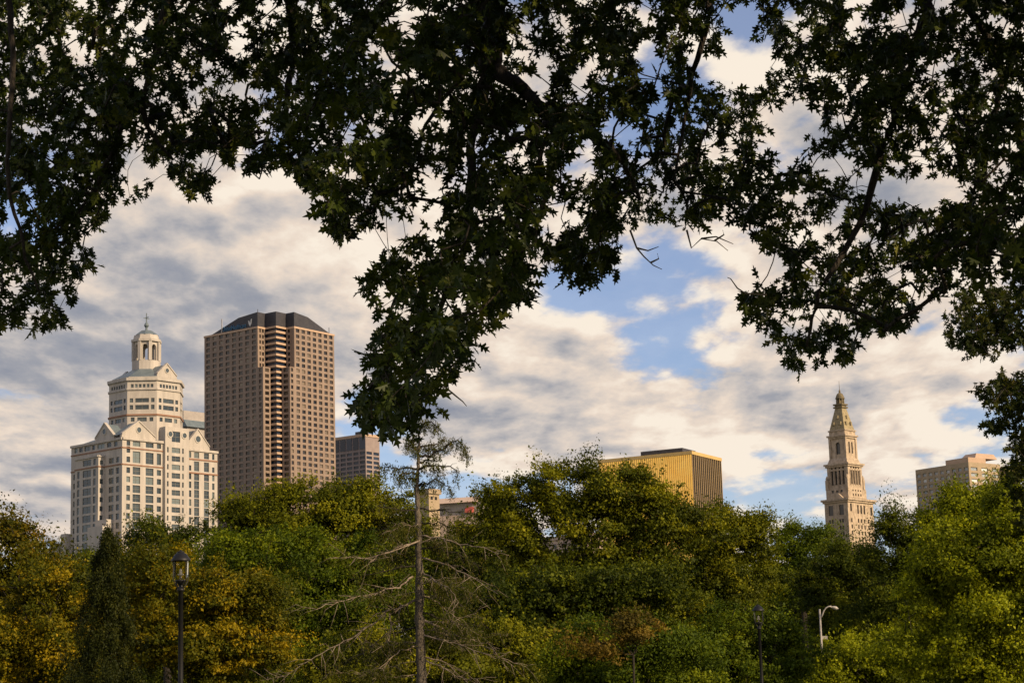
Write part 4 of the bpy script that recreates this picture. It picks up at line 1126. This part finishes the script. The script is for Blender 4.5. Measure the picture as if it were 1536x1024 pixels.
    for kx in (.2, .8):
        cxx, czz, rr = x1+(x2-x1)*kx, zc2-6-3.2, 1.15
        q = MB(); cir = [(cxx+rr*math.cos(a), czz+rr*math.sin(a)) for a in np.linspace(0, 2*math.pi, 17)[:-1]]; big = [(cxx+rr*1.35*math.cos(a), czz+rr*1.35*math.sin(a)) for a in np.linspace(0, 2*math.pi, 17)[:-1]]
        q.poly([(u, -pj-.08, v) for u, v in cir])
        for k in range(16):
            j = (k+1) % 16
            q.quad((big[k][0], -pj-.25, big[k][1]), (big[j][0], -pj-.25, big[j][1]), (cir[j][0], -pj-.25, cir[j][1]), (cir[k][0], -pj-.25, cir[k][1]), 1)
            q.quad((big[k][0], -pj, big[k][1]), (big[j][0], -pj, big[j][1]), (big[j][0], -pj-.25, big[j][1]), (big[k][0], -pj-.25, big[k][1]), 1)
        q.build('round_window', [M['glassA'], M['whiteframe']], b.root)
    # individual windows: the largest ones first
    def spec(w):
        wd = w[4]-w[3]; ht = w[6]-w[5]
        return (2 if wd > 2.6 else 1, 3 if ht > 7 else (2 if ht > 2.3 and wd > 2.6 else 1), .07)
    windows(b.root, wins+[w for w in dw], [M['glassA'], M['darkframe']], 84, spec)
pale_tower()

def simple_block(name, px, py, D, A, pxl, pxr, label, wallm, glassm, ncl, ncr, nrows, rowpx, w=.6, h=.55, top_off=0, maxn=90, cat='building', depth=.4, spec=lambda w: (1, 1)):
    b = B(name, px, py, D, A, label, cat); zt = b.z(py); S = b.xr(pxr, zt); T = b.yl(pxl, zt)
    fh = rowpx*D/F
    g = MB(); wins = []
    def ops(L, nc):
        o = []; st = L/nc
        for j in range(nrows):
            z1 = zt-top_off-j*fh-fh*(1-h)/2; z0 = z1-fh*h
            for i in range(nc): o.append((st*(i+.5-w/2), st*(i+.5+w/2), z0, z1))
        return o
    wins += facade(g, (0, T), (0, 0), 0, zt, ops(T, ncl), depth); wins += facade(g, (0, 0), (S, 0), 0, zt, ops(S, ncr), depth)
    g.quad((S, 0, 0), (S, T, 0), (S, T, zt), (S, 0, zt)); g.quad((S, T, 0), (0, T, 0), (0, T, zt), (S, T, zt)); g.poly([(0, 0, zt), (S, 0, zt), (S, T, zt), (0, T, zt)])
    g.build('wall', wallm, b.root)
    windows(b.root, wins, [glassm, M['whiteframe']], maxn, spec)
    return b, zt, S, T
# ---- blue glass block
b, zt, S, T = simple_block('office_block', 548, 651, 1150, 36, 500, 569, 'dark blue glass office block right of the brown high-rise', surf('grey_pink_stone', (.24, .19, .18), (.32, .26, .24), .3), M['glassB'], 5, 2, 9, 7.0, .78, .62, top_off=34*1150/F*.72)
g = MB()
for k in range(5):
    st = T/5; q = MB(); q.box(-.25, -.02, T-(st*(k+.9)), T-(st*(k+.1)), zt-22*1150/F, zt-1.5); q.build('glass_panel', M['glassB'], b.root)
q = MB(); q.band([(0, 0), (S, 0), (S, T), (0, T)], zt-1.2, zt+.4, .35); q.build('cornice', M['tan'], b.root)
q = MB(); q.box(5, 9, 5, 12, zt, zt+3); q.build('penthouse', M['blackroof'], b.root)
# ---- grey block between the pale and brown towers
b2 = B('office_block', 281, 615, 1300, 41, 'plain grey block with a bluish curved roof glimpsed between the two tall towers', 'building')
z1 = b2.z(614); z2 = b2.z(632)
g = MB(); g.box(0, 40, 0, 25, 0, z1-9); g.build('wall', M['gwall'], b2.root)
g = MB(); g.box(0, 30, 4, 22, z1-9, z1); g.build('penthouse', M['gwall'], b2.root)
g = MB(); g.prism([(-2, -2), (44, -2), (44, 4), (-2, 4)], z2-3.5, z2+1.5, poly2=[(-2, 1.5), (44, 1.5), (44, 4), (-2, 4)]); g.build('roof', M['copper'], b2.root)
# ---- gold building
def gold():
    b = B('gold_building', 1037, 677, 900, 29, 'gold mirrored office building with vertical ribs rising behind the big tree', 'building')
    zt = b.z(677); S = b.xr(1080.5, zt); T = b.yl(898, zt); g = MB()
    core = [(0, 0), (S, 0), (S, T), (0, T)]
    g = MB(); g.quad((0, T, 0), (0, 0, 0), (0, 0, zt-.6), (0, T, zt-.6)); g.build('mirror_wall', M['gold'], b.root)
    g = MB(); g.quad((0, 0, 0), (S, 0, 0), (S, 0, zt-.6), (0, 0, zt-.6)); g.quad((S, 0, 0), (S, T, 0), (S, T, zt-.6), (S, 0, zt-.6)); g.quad((S, T, 0), (0, T, 0), (0, T, zt-.6), (S, T, zt-.6)); g.build('glass_wall', M['glassD'], b.root)
    g = MB(); g.band(core, zt-1.2, zt+.3, .5); g.poly([(*p, zt-.6) for p in core]); g.build('parapet', M['goldfin'], b.root)
    nl = 46
    for i in range(nl+1):
        y = T*i/nl; q = MB(); q.box(-.16, -.01, y-.09, y+.09, 0, zt-1.25); q.build('rib', M['goldfin'], b.root)
    nr = 15
    for i in range(nr+1):
        x = S*i/nr; q = MB(); q.box(max(x-.2, .0), x+.2, -.35, -.01, 0, zt-1.25); q.build('rib', M['bronzefin'], b.root)
    zp = b.z(672.5, 12, 8); g = MB(); g.box(8, S-10, 8, T*.62, zt, zp); g.box(12, S-12, T*.5, T*.6, zt, zp+.5); g.build('penthouse', M['blackroof'], b.root)
gold()
# ---- stone spire tower
def spire():
    D = 1000; A = 43; p = at(1259.5, 590, D); mpp = D/F
    root = empty('spire_tower', (p[0], p[1], 0), R(90-A), 'slender cream stone tower with stacked tiers, pyramid roof and small domed lantern', 'tower')
    def z(py):
        lo, hi = -50., 900.
        for _ in range(40):
            m = (lo+hi)/2
            if proj(np.array([[p[0], p[1], m]]))[1][0] > py: lo = m
            else: hi = m
        return lo
    def sq(x0, x1, y0, y1): return [(x0, y0), (x1, y0), (x1, y1), (x0, y1)]
    g = MB(); wins = []
    # lower shaft
    a0, a1, h = -9.2, 13.5, 6.9
    zc = z(752); ztop = zc
    sh = sq(a0, a1, -h, h)
    lx = a1-a0
    ops = []
    zz = z(768); fl = 9.2*mpp
    ops += [(lx*.09, lx*.155, z(769), z(757.5))]+[(lx*(.36+.125*i), lx*(.42+.125*i), z(772), z(759)) for i in range(3)]+[(lx*.87, lx*.95, z(773), z(761))]
    for j in range(12):
        zt_ = z(779.5)-j*fl*1.0
        for u in (.10, .36, .48, .60, .75, .88): ops.append((lx*u, lx*(u+.05), zt_-2.0, zt_))
    wins += facade(g, (a0, -h), (a1, -h), 0, zc, ops, .5)
    ops = [(2*h*.16, 2*h*.36, z(774), z(759)), (2*h*.62, 2*h*.82, z(774), z(759))]
    for j in range(12):
        zt_ = z(780)-j*fl*1.1
        for u in (.16, .28, .60, .72): ops.append((2*h*u, 2*h*(u+.08), zt_-1.9, zt_))
    wins += facade(g, (a0, h), (a0, -h), 0, zc, ops, .5)
    g.quad((a1, -h, 0), (a1, h, 0), (a1, h, zc), (a1, -h, zc)); g.quad((a1, h, 0), (a0, h, 0), (a0, h, zc), (a1, h, zc)); g.poly([(*q, zc) for q in sh])
    # setback, mid tier with colonnade
    zm0 = zc; zm1 = z(698)
    k = 6.55; s1 = sq(-7.6, 8.6, -k-.0, k); zq = z(735)
    L = 16.2
    ops = [(L*(.24+.14*i), L*(.30+.14*i), z(745.5), z(742)) for i in range(4)]+[(L*(.24+.14*i), L*(.30+.14*i), z(738.5), z(736.2)) for i in range(4)]
    wins += facade(g, (-7.6, -k), (8.6, -k), zm0+1.2, zq, ops, .5)
    ops = [(2*k*(.25+.2*i), 2*k*(.36+.2*i), z(740), z(736.2)) for i in range(3)]
    wins += facade(g, (-7.6, k), (-7.6, -k), zm0+1.2, zq, ops, .5)
    g.quad((8.6, -k, zm0), (8.6, k, zm0), (8.6, k, zq), (8.6, -k, zq)); g.quad((8.6, k, zm0), (-7.6, k, zm0), (-7.6, k, zq), (8.6, k, zq)); g.poly([(*q, zq) for q in s1])
    k2 = 6.2; L = 2*k2
    for (P0, P1) in (((-k2, -k2), (k2, -k2)), ((-k2, k2), (-k2, -k2)), ((k2, -k2), (k2, k2)), ((k2, k2), (-k2, k2))):
        ops = [(L*(.177+.18*i), L*(.283+.18*i), z(728), z(707)) for i in range(4)]+[(L*(.18+.18*i), L*(.28+.18*i), z(704.5), z(702)) for i in range(4)]
        wins += facade(g, P0, P1, zq, zm1, ops, .9)
    # flared skirt then belfry
    k3 = 4.55; z3 = z(688); z4 = z(655)
    g.prism(sq(-k2, k2, -k2, k2), zm1, z3, poly2=sq(-k3-.5, k3+.5, -k3-.5, k3+.5))
    Lb = 2*k3
    for i, (P0, P1) in enumerate((((-k3, -k3), (k3, -k3)), ((-k3, k3), (-k3, -k3)), ((k3, -k3), (k3, k3)), ((k3, k3), (-k3, k3)))):
        if i % 2 == 0: ops = [(Lb*.30, Lb*.44, z(681), z(664)), (Lb*.58, Lb*.72, z(681), z(664))]
        else: ops = [(Lb*.36, Lb*.64, z(682), z(666)), (Lb*.40, Lb*.60, z(666), z(664.5))]
        wins += facade(g, P0, P1, z3, z4, ops, .8)
    g.build('shaft', M['limestone'], root)
    # cornices
    def cor(poly, za, zb, out, inn=.5):
        q = MB(); q.band(poly, za, zb, out, inn=inn); q.band(offset_poly(poly, .0), za-.9, za-.01, out*.5); q.build('cornice', M['limestone'], root)
    cor(sh, zc-.2, zc+.8, 1.3, 2.5); cor(sq(-k2, k2, -k2, k2), zm1-.3, zm1+.6, 1.2); cor(sq(-k3, k3, -k3, k3), z4-.3, z4+.5, 1.2)
    g = MB()
    # curved pediment on the left face, corner blocks on the upper tier
    for sx, sy in ((-1, -1), (1, -1), (-1, 1), (1, 1)):
        q = MB(); q.box(sx*7.0-.7, sx*7.0+.7, sy*6.0-.7, sy*6.0+.7, zq, zq+5); q.lathe([(.0, zq+5), (.6, zq+5.01), (.75, zq+5.8), (.3, zq+6.8), (0, zq+7.4)], 8, cx=sx*7.0, cy=sy*6.0); q.build('corner_urn', M['limestone'], root)
    g.prism([(a0-.4, -4.5), (a0+1.8, -4.5), (a0+1.8, 4.5), (a0-.4, 4.5)], zc+.85, zc+3.4, poly2=[(a0-.4, -2), (a0+1.8, -2), (a0+1.8, 2), (a0-.4, 2)]); g.build('pediment', M['limestone'], root)
    # column shafts between the tall openings
    for i in range(5):
        u = -k2+L*(.14+.18*i)
        for cx_, cy_ in ((u, -k2-.12), (-k2-.12, u)):
            q = MB(); q.lathe([(.26, z(729)), (.22, z(707)), (.36, z(706))], 8, cx=cx_, cy=cy_); q.build('column', M['limestone'], root, True)
    # belfry corner pilasters
    for sx, sy in ((-1, -1), (1, -1), (-1, 1), (1, 1)): 
        q = MB(); q.box(sx*k3-.55, sx*k3+.55, sy*k3-.55, sy*k3+.55, z3, z4-1); q.build('pilaster', M['limestone'], root)
    # attic and pyramid
    z5 = z(646); z6 = z(611.5); k4 = 4.7; k5 = 1.9
    g = MB(); g.prism(sq(-k4, k4, -k4, k4), z4+.5, z5); g.band(sq(-k4, k4, -k4, k4), z5-.5, z5+.1, .4, inn=.3); g.build('attic', M['limestone'], root)
    g = MB(); n = 12
    for i in range(n):
        f0, f1 = i/n, (i+1)/n; za, zb = z5+.1+(z6-z5)*f0, z5+.1+(z6-z5)*f1; ra = (k4-.2)+(k5-k4+.2)*f0; rb = (k4-.2)+(k5-k4+.2)*f1
        g.prism(sq(-ra, ra, -ra, ra), za, zb-.25, poly2=sq(-rb-.1, rb+.1, -rb-.1, rb+.1)); 
        g.prism(sq(-rb, rb, -rb, rb), zb-.25, zb)
    # small dormers on the pyramid
    for f in (.22, .5):
        rr = k4+(k5-k4)*f; zz = z5+(z6-z5)*f
        for dx, dy in ((0, -1), (-1, 0)):
            for t in (-.35, .35) if f < .3 else (0,):
                cx, cy = (t*rr*1.4, -rr) if dy else (-rr, t*rr*1.4)
                g.box(cx-.55, cx+.55, cy-.5, cy+.8, zz, zz+1.6)
    g.build('pyramid_roof', surf('aged_copper_gold_stone', (.20, .17, .10), (.42, .34, .20), .8, .8, bump=.3), root)
    g = MB(); z7 = z(607); g.band(sq(-k5, k5, -k5, k5), z6-.3, z6+.4, .8, inn=1.9); g.prism(sq(-k5-.2, k5+.2, -k5-.2, k5+.2), z6+.4, z7); g.band(sq(-k5-.2, k5+.2, -k5-.2, k5+.2), z7-.4, z7+.3, .6, inn=2.0)
    # lantern: columns and dome
    z8 = z(598.5); z9 = z(588.5)
    for i in range(8):
        a = 2*math.pi*(i+.5)/8; g.lathe([(.42, z7+.3), (.36, z8)], 8, cx=1.75*math.cos(a), cy=1.75*math.sin(a))
    g.lathe([(0, z8), (2.3, z8), (2.4, z8+.6), (2.1, z8+.9), (1.95, z8+1.6), (1.4, z8+2.7), (.7, z9-.3), (.4, z9), (.55, z9+.5), (.3, z9+1.2), (.13, z9+1.5), (.07, z(571)), (0, z(571))], 14)
    g.lathe([(.7, z7+.3), (.7, z8)], 10)
    g.build('lantern', M['dkstone'], root)
    windows(root, wins, [M['glassD'], M['whiteframe']], 96, order=lambda w: -w[5])
spire()
# ---- tan office block at the right
b, zt, S, T = simple_block('office_block', 1452.5, 692.5, 900, 53, 1373, 1500, 'tan office block with rows of square windows behind yellow green trees at the right', M['brownstone'], M['glassW'], 9, 3, 8, 8.9, .62, .55, top_off=1.6, depth=.5)
g = MB(); g.box(0, S*.55, -.0+.01, T*.42, zt+.01, zt+2.2); g.prism([(S*.25, .5), (S*.95, .5), (S*.95, T*.3), (S*.25, T*.3)], zt+2.21, zt+4.6, poly2=[(S*.35, 1.5), (S*.9, 1.5), (S*.9, T*.25), (S*.35, T*.25)])
g.build('penthouse', M['tan'], b.root)
g = MB(); g.box(S+.01, S+9, -3, T*.6, 0, zt-1.2); g.build('wing', M['brownstone'], b.root)
for k in range(7):
    q = MB(); z_ = zt-4-k*8.9*.3; q.box(S+1, S+8, -3.15, -2.99, z_-1.3, z_); q.build('strip_window', M['glassD'], b.root)
# ---- low pink beige building with red band
b = B('museum_building', 722, 742, 420, 18, 'low pinkish building with a red awning band seen past the cypress', 'building')
zt = b.z(743); T = b.yl(640, zt); S = 10
g = MB(); g.box(0, S, 0, T, 0, zt-3.8); g.build('wall', M['pinkwall'], b.root)
g = MB(); g.box(.8, S, .5, T*.9, zt-3.8, zt-.3); g.build('upper_wall', M['gwall'], b.root)
g = MB(); g.prism([(-.6, 1), (2.5, 1), (2.5, T*.8), (-.6, T*.8)], zt-1.2, zt, bottom=True, poly2=[(.9, 1), (2.5, 1), (2.5, T*.8), (.9, T*.8)]); g.build('roof', M['pinkwall'], b.root)
g = MB(); g.prism([(-.5, 2.0), (.78, 2.0), (.78, T*.30), (-.5, T*.30)], zt-3.4, zt-2.2, bottom=True, poly2=[(.2, 2.0), (.78, 2.0), (.78, T*.30), (.2, T*.30)]); g.build('red_awning', M['red'], b.root)
b = B('chimney_block', 643, 740, 380, 40, 'small tan rooftop block directly behind the cypress trunk', 'building')
zt = b.z(733.5); g = MB(); g.box(0, 3.0, 0, 3.2, 0, zt); g.band([(0, 0), (3, 0), (3, 3.2), (0, 3.2)], zt-.8, zt+.15, .3); g.build('wall', M['brownstone'], b.root)
g = MB(); g.box(.5, 1.1, -.05, .1, zt-1.9, zt-1.3); g.box(1.7, 2.3, -.05, .1, zt-1.9, zt-1.3); g.build('vent', M['black'], b.root)
# ---- pale low buildings glimpsed through the trees
for (px, py, D, w, lab, mt) in ((880, 800, 500, 110, 'pale low block glimpsed through gaps of the big spreading tree', M['pinkwall']), (1300, 838, 500, 60, 'cream low block glimpsed right of the stone tower foot', M['pinkwall']),
                                (120, 835, 420, 60, 'white low house glimpsed behind the lower left trees', M['whiteframe'])):
    b, zt, S, T = simple_block('low_building', px, py, D, 50, px-w, px+w*.3, lab, mt, M['glassD'], 8, 3, 4, 14, .5, .5, top_off=1.0, maxn=40)
    q = MB(); q.band([(0, 0), (S, 0), (S, T), (0, T)], zt-.6, zt+.3, .3); q.build('cornice', mt, b.root)

# ------------------------------------------------------------------ ground
g = MB(); n = 48
xs = np.concatenate([np.linspace(-4000, -200, 8), np.linspace(-150, 150, 31), np.linspace(200, 4000, 8)])
ys = np.concatenate([np.linspace(-300, -20, 5), np.linspace(0, 200, 30), np.linspace(260, 9000, 9)])
gv = [(x, y, -.02) for y in ys for x in xs]; nx = len(xs)
gf = [(j*nx+i, j*nx+i+1, (j+1)*nx+i+1, (j+1)*nx+i) for j in range(len(ys)-1) for i in range(nx-1)]
g.v = gv; g.f = gf; g.m = [0]*len(gf)
tag(g.build('ground', M['grass']), kind='structure')

# ------------------------------------------------------------------ light and sky
SUN_AZ, SUN_EL = 122.0, 27.0       # azimuth clockwise from +Y
sd = np.array([math.sin(R(SUN_AZ))*math.cos(R(SUN_EL)), math.cos(R(SUN_AZ))*math.cos(R(SUN_EL)), math.sin(R(SUN_EL))])
sl = bpy.data.lights.new('sun', 'SUN'); sl.energy = 5.0; sl.angle = R(.5); sl.color = (1.0, .76, .48)
so = bpy.data.objects.new('sun', sl); C.objects.link(so)
so.rotation_euler = Vector(tuple(-sd)).to_track_quat('-Z', 'Y').to_euler(); so.location = (40, -40, 40)

W = bpy.data.worlds.new('World'); bpy.context.scene.world = W; W.use_nodes = True
nt = W.node_tree; N = nt.nodes; Lk = nt.links
bg = N['Background']; STR = .1; bg.inputs['Strength'].default_value = STR
sky = N.new('ShaderNodeTexSky'); sky.sky_type = 'NISHITA'; sky.sun_disc = False; sky.sun_elevation = R(SUN_EL); sky.sun_rotation = R(SUN_AZ)
sky.air_density = 1.0; sky.dust_density = .6; sky.ozone_density = 2.0
tc = N.new('ShaderNodeTexCoord'); sep = N.new('ShaderNodeSeparateXYZ'); Lk.new(tc.outputs['Generated'], sep.inputs[0])
def mth(op, a, b=None, c=None, clamp=False):
    n = N.new('ShaderNodeMath'); n.operation = op; n.use_clamp = clamp
    for i, v in enumerate((a, b, c)):
        if v is None: continue
        if isinstance(v, (int, float)): n.inputs[i].default_value = v
        else: Lk.new(v, n.inputs[i])
    return n.outputs[0]
x, y, z = sep.outputs
zc = mth('MAXIMUM', z, 0.0); den = mth('ADD', zc, .13)
U = mth('DIVIDE', x, den); V = mth('MULTIPLY', mth('DIVIDE', y, den), .58)
cmb = N.new('ShaderNodeCombineXYZ'); Lk.new(U, cmb.inputs[0]); Lk.new(V, cmb.inputs[1]); cmb.inputs[2].default_value = 3.7
def noise(vec, scale, detail, rough=.55, dist=0.0, off=None):
    if off:
        m = N.new('ShaderNodeVectorMath'); m.operation = 'ADD'; Lk.new(vec, m.inputs[0]); m.inputs[1].default_value = off; vec = m.outputs[0]
    n = N.new('ShaderNodeTexNoise'); n.inputs['Scale'].default_value = scale; n.inputs['Detail'].default_value = detail; n.inputs['Roughness'].default_value = rough
    n.inputs['Distortion'].default_value = dist; Lk.new(vec, n.inputs['Vector']); return n.outputs[0]
# direction coordinates for the broad layout of the cloud field
yy = mth('MAXIMUM', y, .05); gu = mth('DIVIDE', x, yy); gv_ = mth('DIVIDE', z, yy)
def blob(px, py, rx, ry, amp):
    d = fw + cr*((px-768)/F)+cu*((512-py)/F); u0_ = d[0]/d[1]; v0_ = d[2]/d[1]
    a = mth('MULTIPLY', mth('SUBTRACT', gu, float(u0_)), F/rx); c = mth('MULTIPLY', mth('SUBTRACT', gv_, float(v0_)), F/ry)
    r = mth('ADD', mth('MULTIPLY', a, a), mth('MULTIPLY', c, c)); e = mth('EXPONENT', mth('MULTIPLY', r, -1.0)); return mth('MULTIPLY', e, float(amp))
def total(bl):
    s = None
    for b_ in bl:
        o = blob(*b_); s = o if s is None else mth('ADD', s, o)
    return s
cov_b = total([(960, 500, 120, 80, -.13), (1010, 400, 120, 45, -.10), (860, 450, 70, 40, -.10), (1000, 150, 90, 80, -.2), (1110, 30, 60, 60, -.15), (1350, 700, 260, 40, -.03), (720, 745, 100, 30, -.12), (1150, 740, 120, 40, -.05), (1400, 560, 200, 60, .13), (1000, 655, 260, 30, .12), (1170, 600, 160, 36, .10), (1400, 660, 160, 16, .06), (1160, 700, 200, 12, .08), (1400, 745, 160, 12, .07),
               (1330, 628, 50, 20, -.06), (560, 420, 420, 220, .16), (200, 520, 260, 160, .14), (60, 700, 160, 90, .08),  (1150, 430, 60, 50, .08), (860, 520, 90, 60, .10), (840, 590, 130, 50, .14), (1100, 610, 200, 40, .06), (60, 330, 60, 60, -.15), (1190, 650, 150, 30, .07), (1400, 300, 200, 80, .10)])
shd_b = total([(820, 590, 150, 45, -.14), (330, 370, 200, 90, -.09), (60, 600, 120, 120, -.09), (90, 730, 180, 60, -.11), (640, 620, 120, 50, -.12), (200, 500, 130, 50, .10), (520, 400, 140, 100, .12), (850, 480, 100, 60, .10),
               (1150, 450, 100, 60, .08), (720, 690, 150, 60, .06), (1180, 670, 160, 40, .10), (250, 460, 200, 30, -.04), (90, 500, 320, 260, -.14), (640, 620, 200, 60, -.05), (1100, 140, 100, 100, .1)])
def field(off, det):
    a = noise(cmb.outputs[0], 2.75, det, .58, .1, off=off); v = noise(cmb.outputs[0], 5.2, det-2, .5, 0, off=(9.1+off[0], 2.2+off[1], 4.4))
    bl = mth('MULTIPLY', mth('ABSOLUTE', mth('SUBTRACT', v, .5)), 1.5)
    return mth('ADD', a, mth('MULTIPLY', bl, .45))
n1 = mth('SUBTRACT', field((.0, .0, .0), 12), .075)
n1s = mth('SUBTRACT', field((.035, -.05, .0), 8), .075)
n2 = noise(cmb.outputs[0], 1.3, 5, .5, .2, off=(5.2, 1.3, .7))
cl_ = N.new('ShaderNodeMapRange'); cl_.interpolation_type = 'SMOOTHSTEP'; Lk.new(z, cl_.inputs[0]); cl_.inputs[1].default_value = .38; cl_.inputs[2].default_value = .62; cl_.inputs[4].default_value = .35
bk_ = N.new('ShaderNodeMapRange'); bk_.interpolation_type = 'SMOOTHSTEP'; Lk.new(y, bk_.inputs[0]); bk_.inputs[1].default_value = .1; bk_.inputs[2].default_value = -.4; back = bk_.outputs[0]  # unseen cloud added and brightened behind the camera, for the gold wall to reflect
clear = mth('SUBTRACT', cl_.outputs[0], mth('MULTIPLY', back, .10))
cov = mth('ADD', mth('ADD', mth('MULTIPLY', n1, .75), mth('MULTIPLY', n2, .25)), mth('SUBTRACT', cov_b, clear))
mr = N.new('ShaderNodeMapRange'); mr.interpolation_type = 'SMOOTHSTEP'; Lk.new(cov, mr.inputs[0]); mr.inputs[1].default_value = .42; mr.inputs[2].default_value = .51; mr.inputs[3].default_value = 0.10
relief = mth('MULTIPLY', mth('SUBTRACT', n1, n1s), 2.7)
thick = mth('MULTIPLY', mth('MAXIMUM', mth('SUBTRACT', cov, .5), 0.0), -1.25)
n3 = noise(cmb.outputs[0], 7.0, 6, .6, .3)
lit = mth('ADD', mth('ADD', mth('ADD', relief, thick), mth('MULTIPLY', mth('SUBTRACT', n3, .5), .28)), mth('ADD', mth('ADD', shd_b, .80), mth('MULTIPLY', back, .1)))
rp = N.new('ShaderNodeValToRGB'); el = rp.color_ramp.elements
K = .92/STR
def srgb(r, g_, b_): return tuple(((c/255)/12.92 if c/255 < .04045 else ((c/255+.055)/1.055)**2.4) for c in (r, g_, b_))
stops = [(.0, srgb(134, 141, 158)), (.32, srgb(163, 164, 171)), (.55, srgb(203, 195, 190)), (.76, srgb(234, 217, 201)), (.95, srgb(250, 237, 220))]
el[0].position, el[0].color = stops[0][0], (*stops[0][1], 1); el[1].position, el[1].color = stops[-1][0], (*stops[-1][1], 1)
for p_, c_ in stops[1:-1]:
    e_ = el.new(p_); e_.color = (*c_, 1)
Lk.new(lit, rp.inputs[0])
sc = N.new('ShaderNodeVectorMath'); sc.operation = 'SCALE'; Lk.new(rp.outputs[0], sc.inputs[0]); sc.inputs['Scale'].default_value = K
mx = N.new('ShaderNodeMix'); mx.data_type = 'RGBA'; Lk.new(mr.outputs[0], mx.inputs[0]); tint = N.new('ShaderNodeVectorMath'); tint.operation = 'MULTIPLY'; Lk.new(sky.outputs[0], tint.inputs[0]); tint.inputs[1].default_value = (1.15, 1.10, 1.25); Lk.new(tint.outputs[0], mx.inputs[6]); Lk.new(sc.outputs[0], mx.inputs[7])
Lk.new(mx.outputs[2], bg.inputs[0])

S_ = bpy.context.scene
S_.view_settings.view_transform = 'Standard'; S_.view_settings.look = 'None'; S_.view_settings.exposure = 0.12; S_.view_settings.gamma = 1
S_.cycles.max_bounces = 6; S_.cycles.diffuse_bounces = 2; S_.cycles.glossy_bounces = 3; S_.cycles.transmission_bounces = 4; S_.cycles.transparent_max_bounces = 6
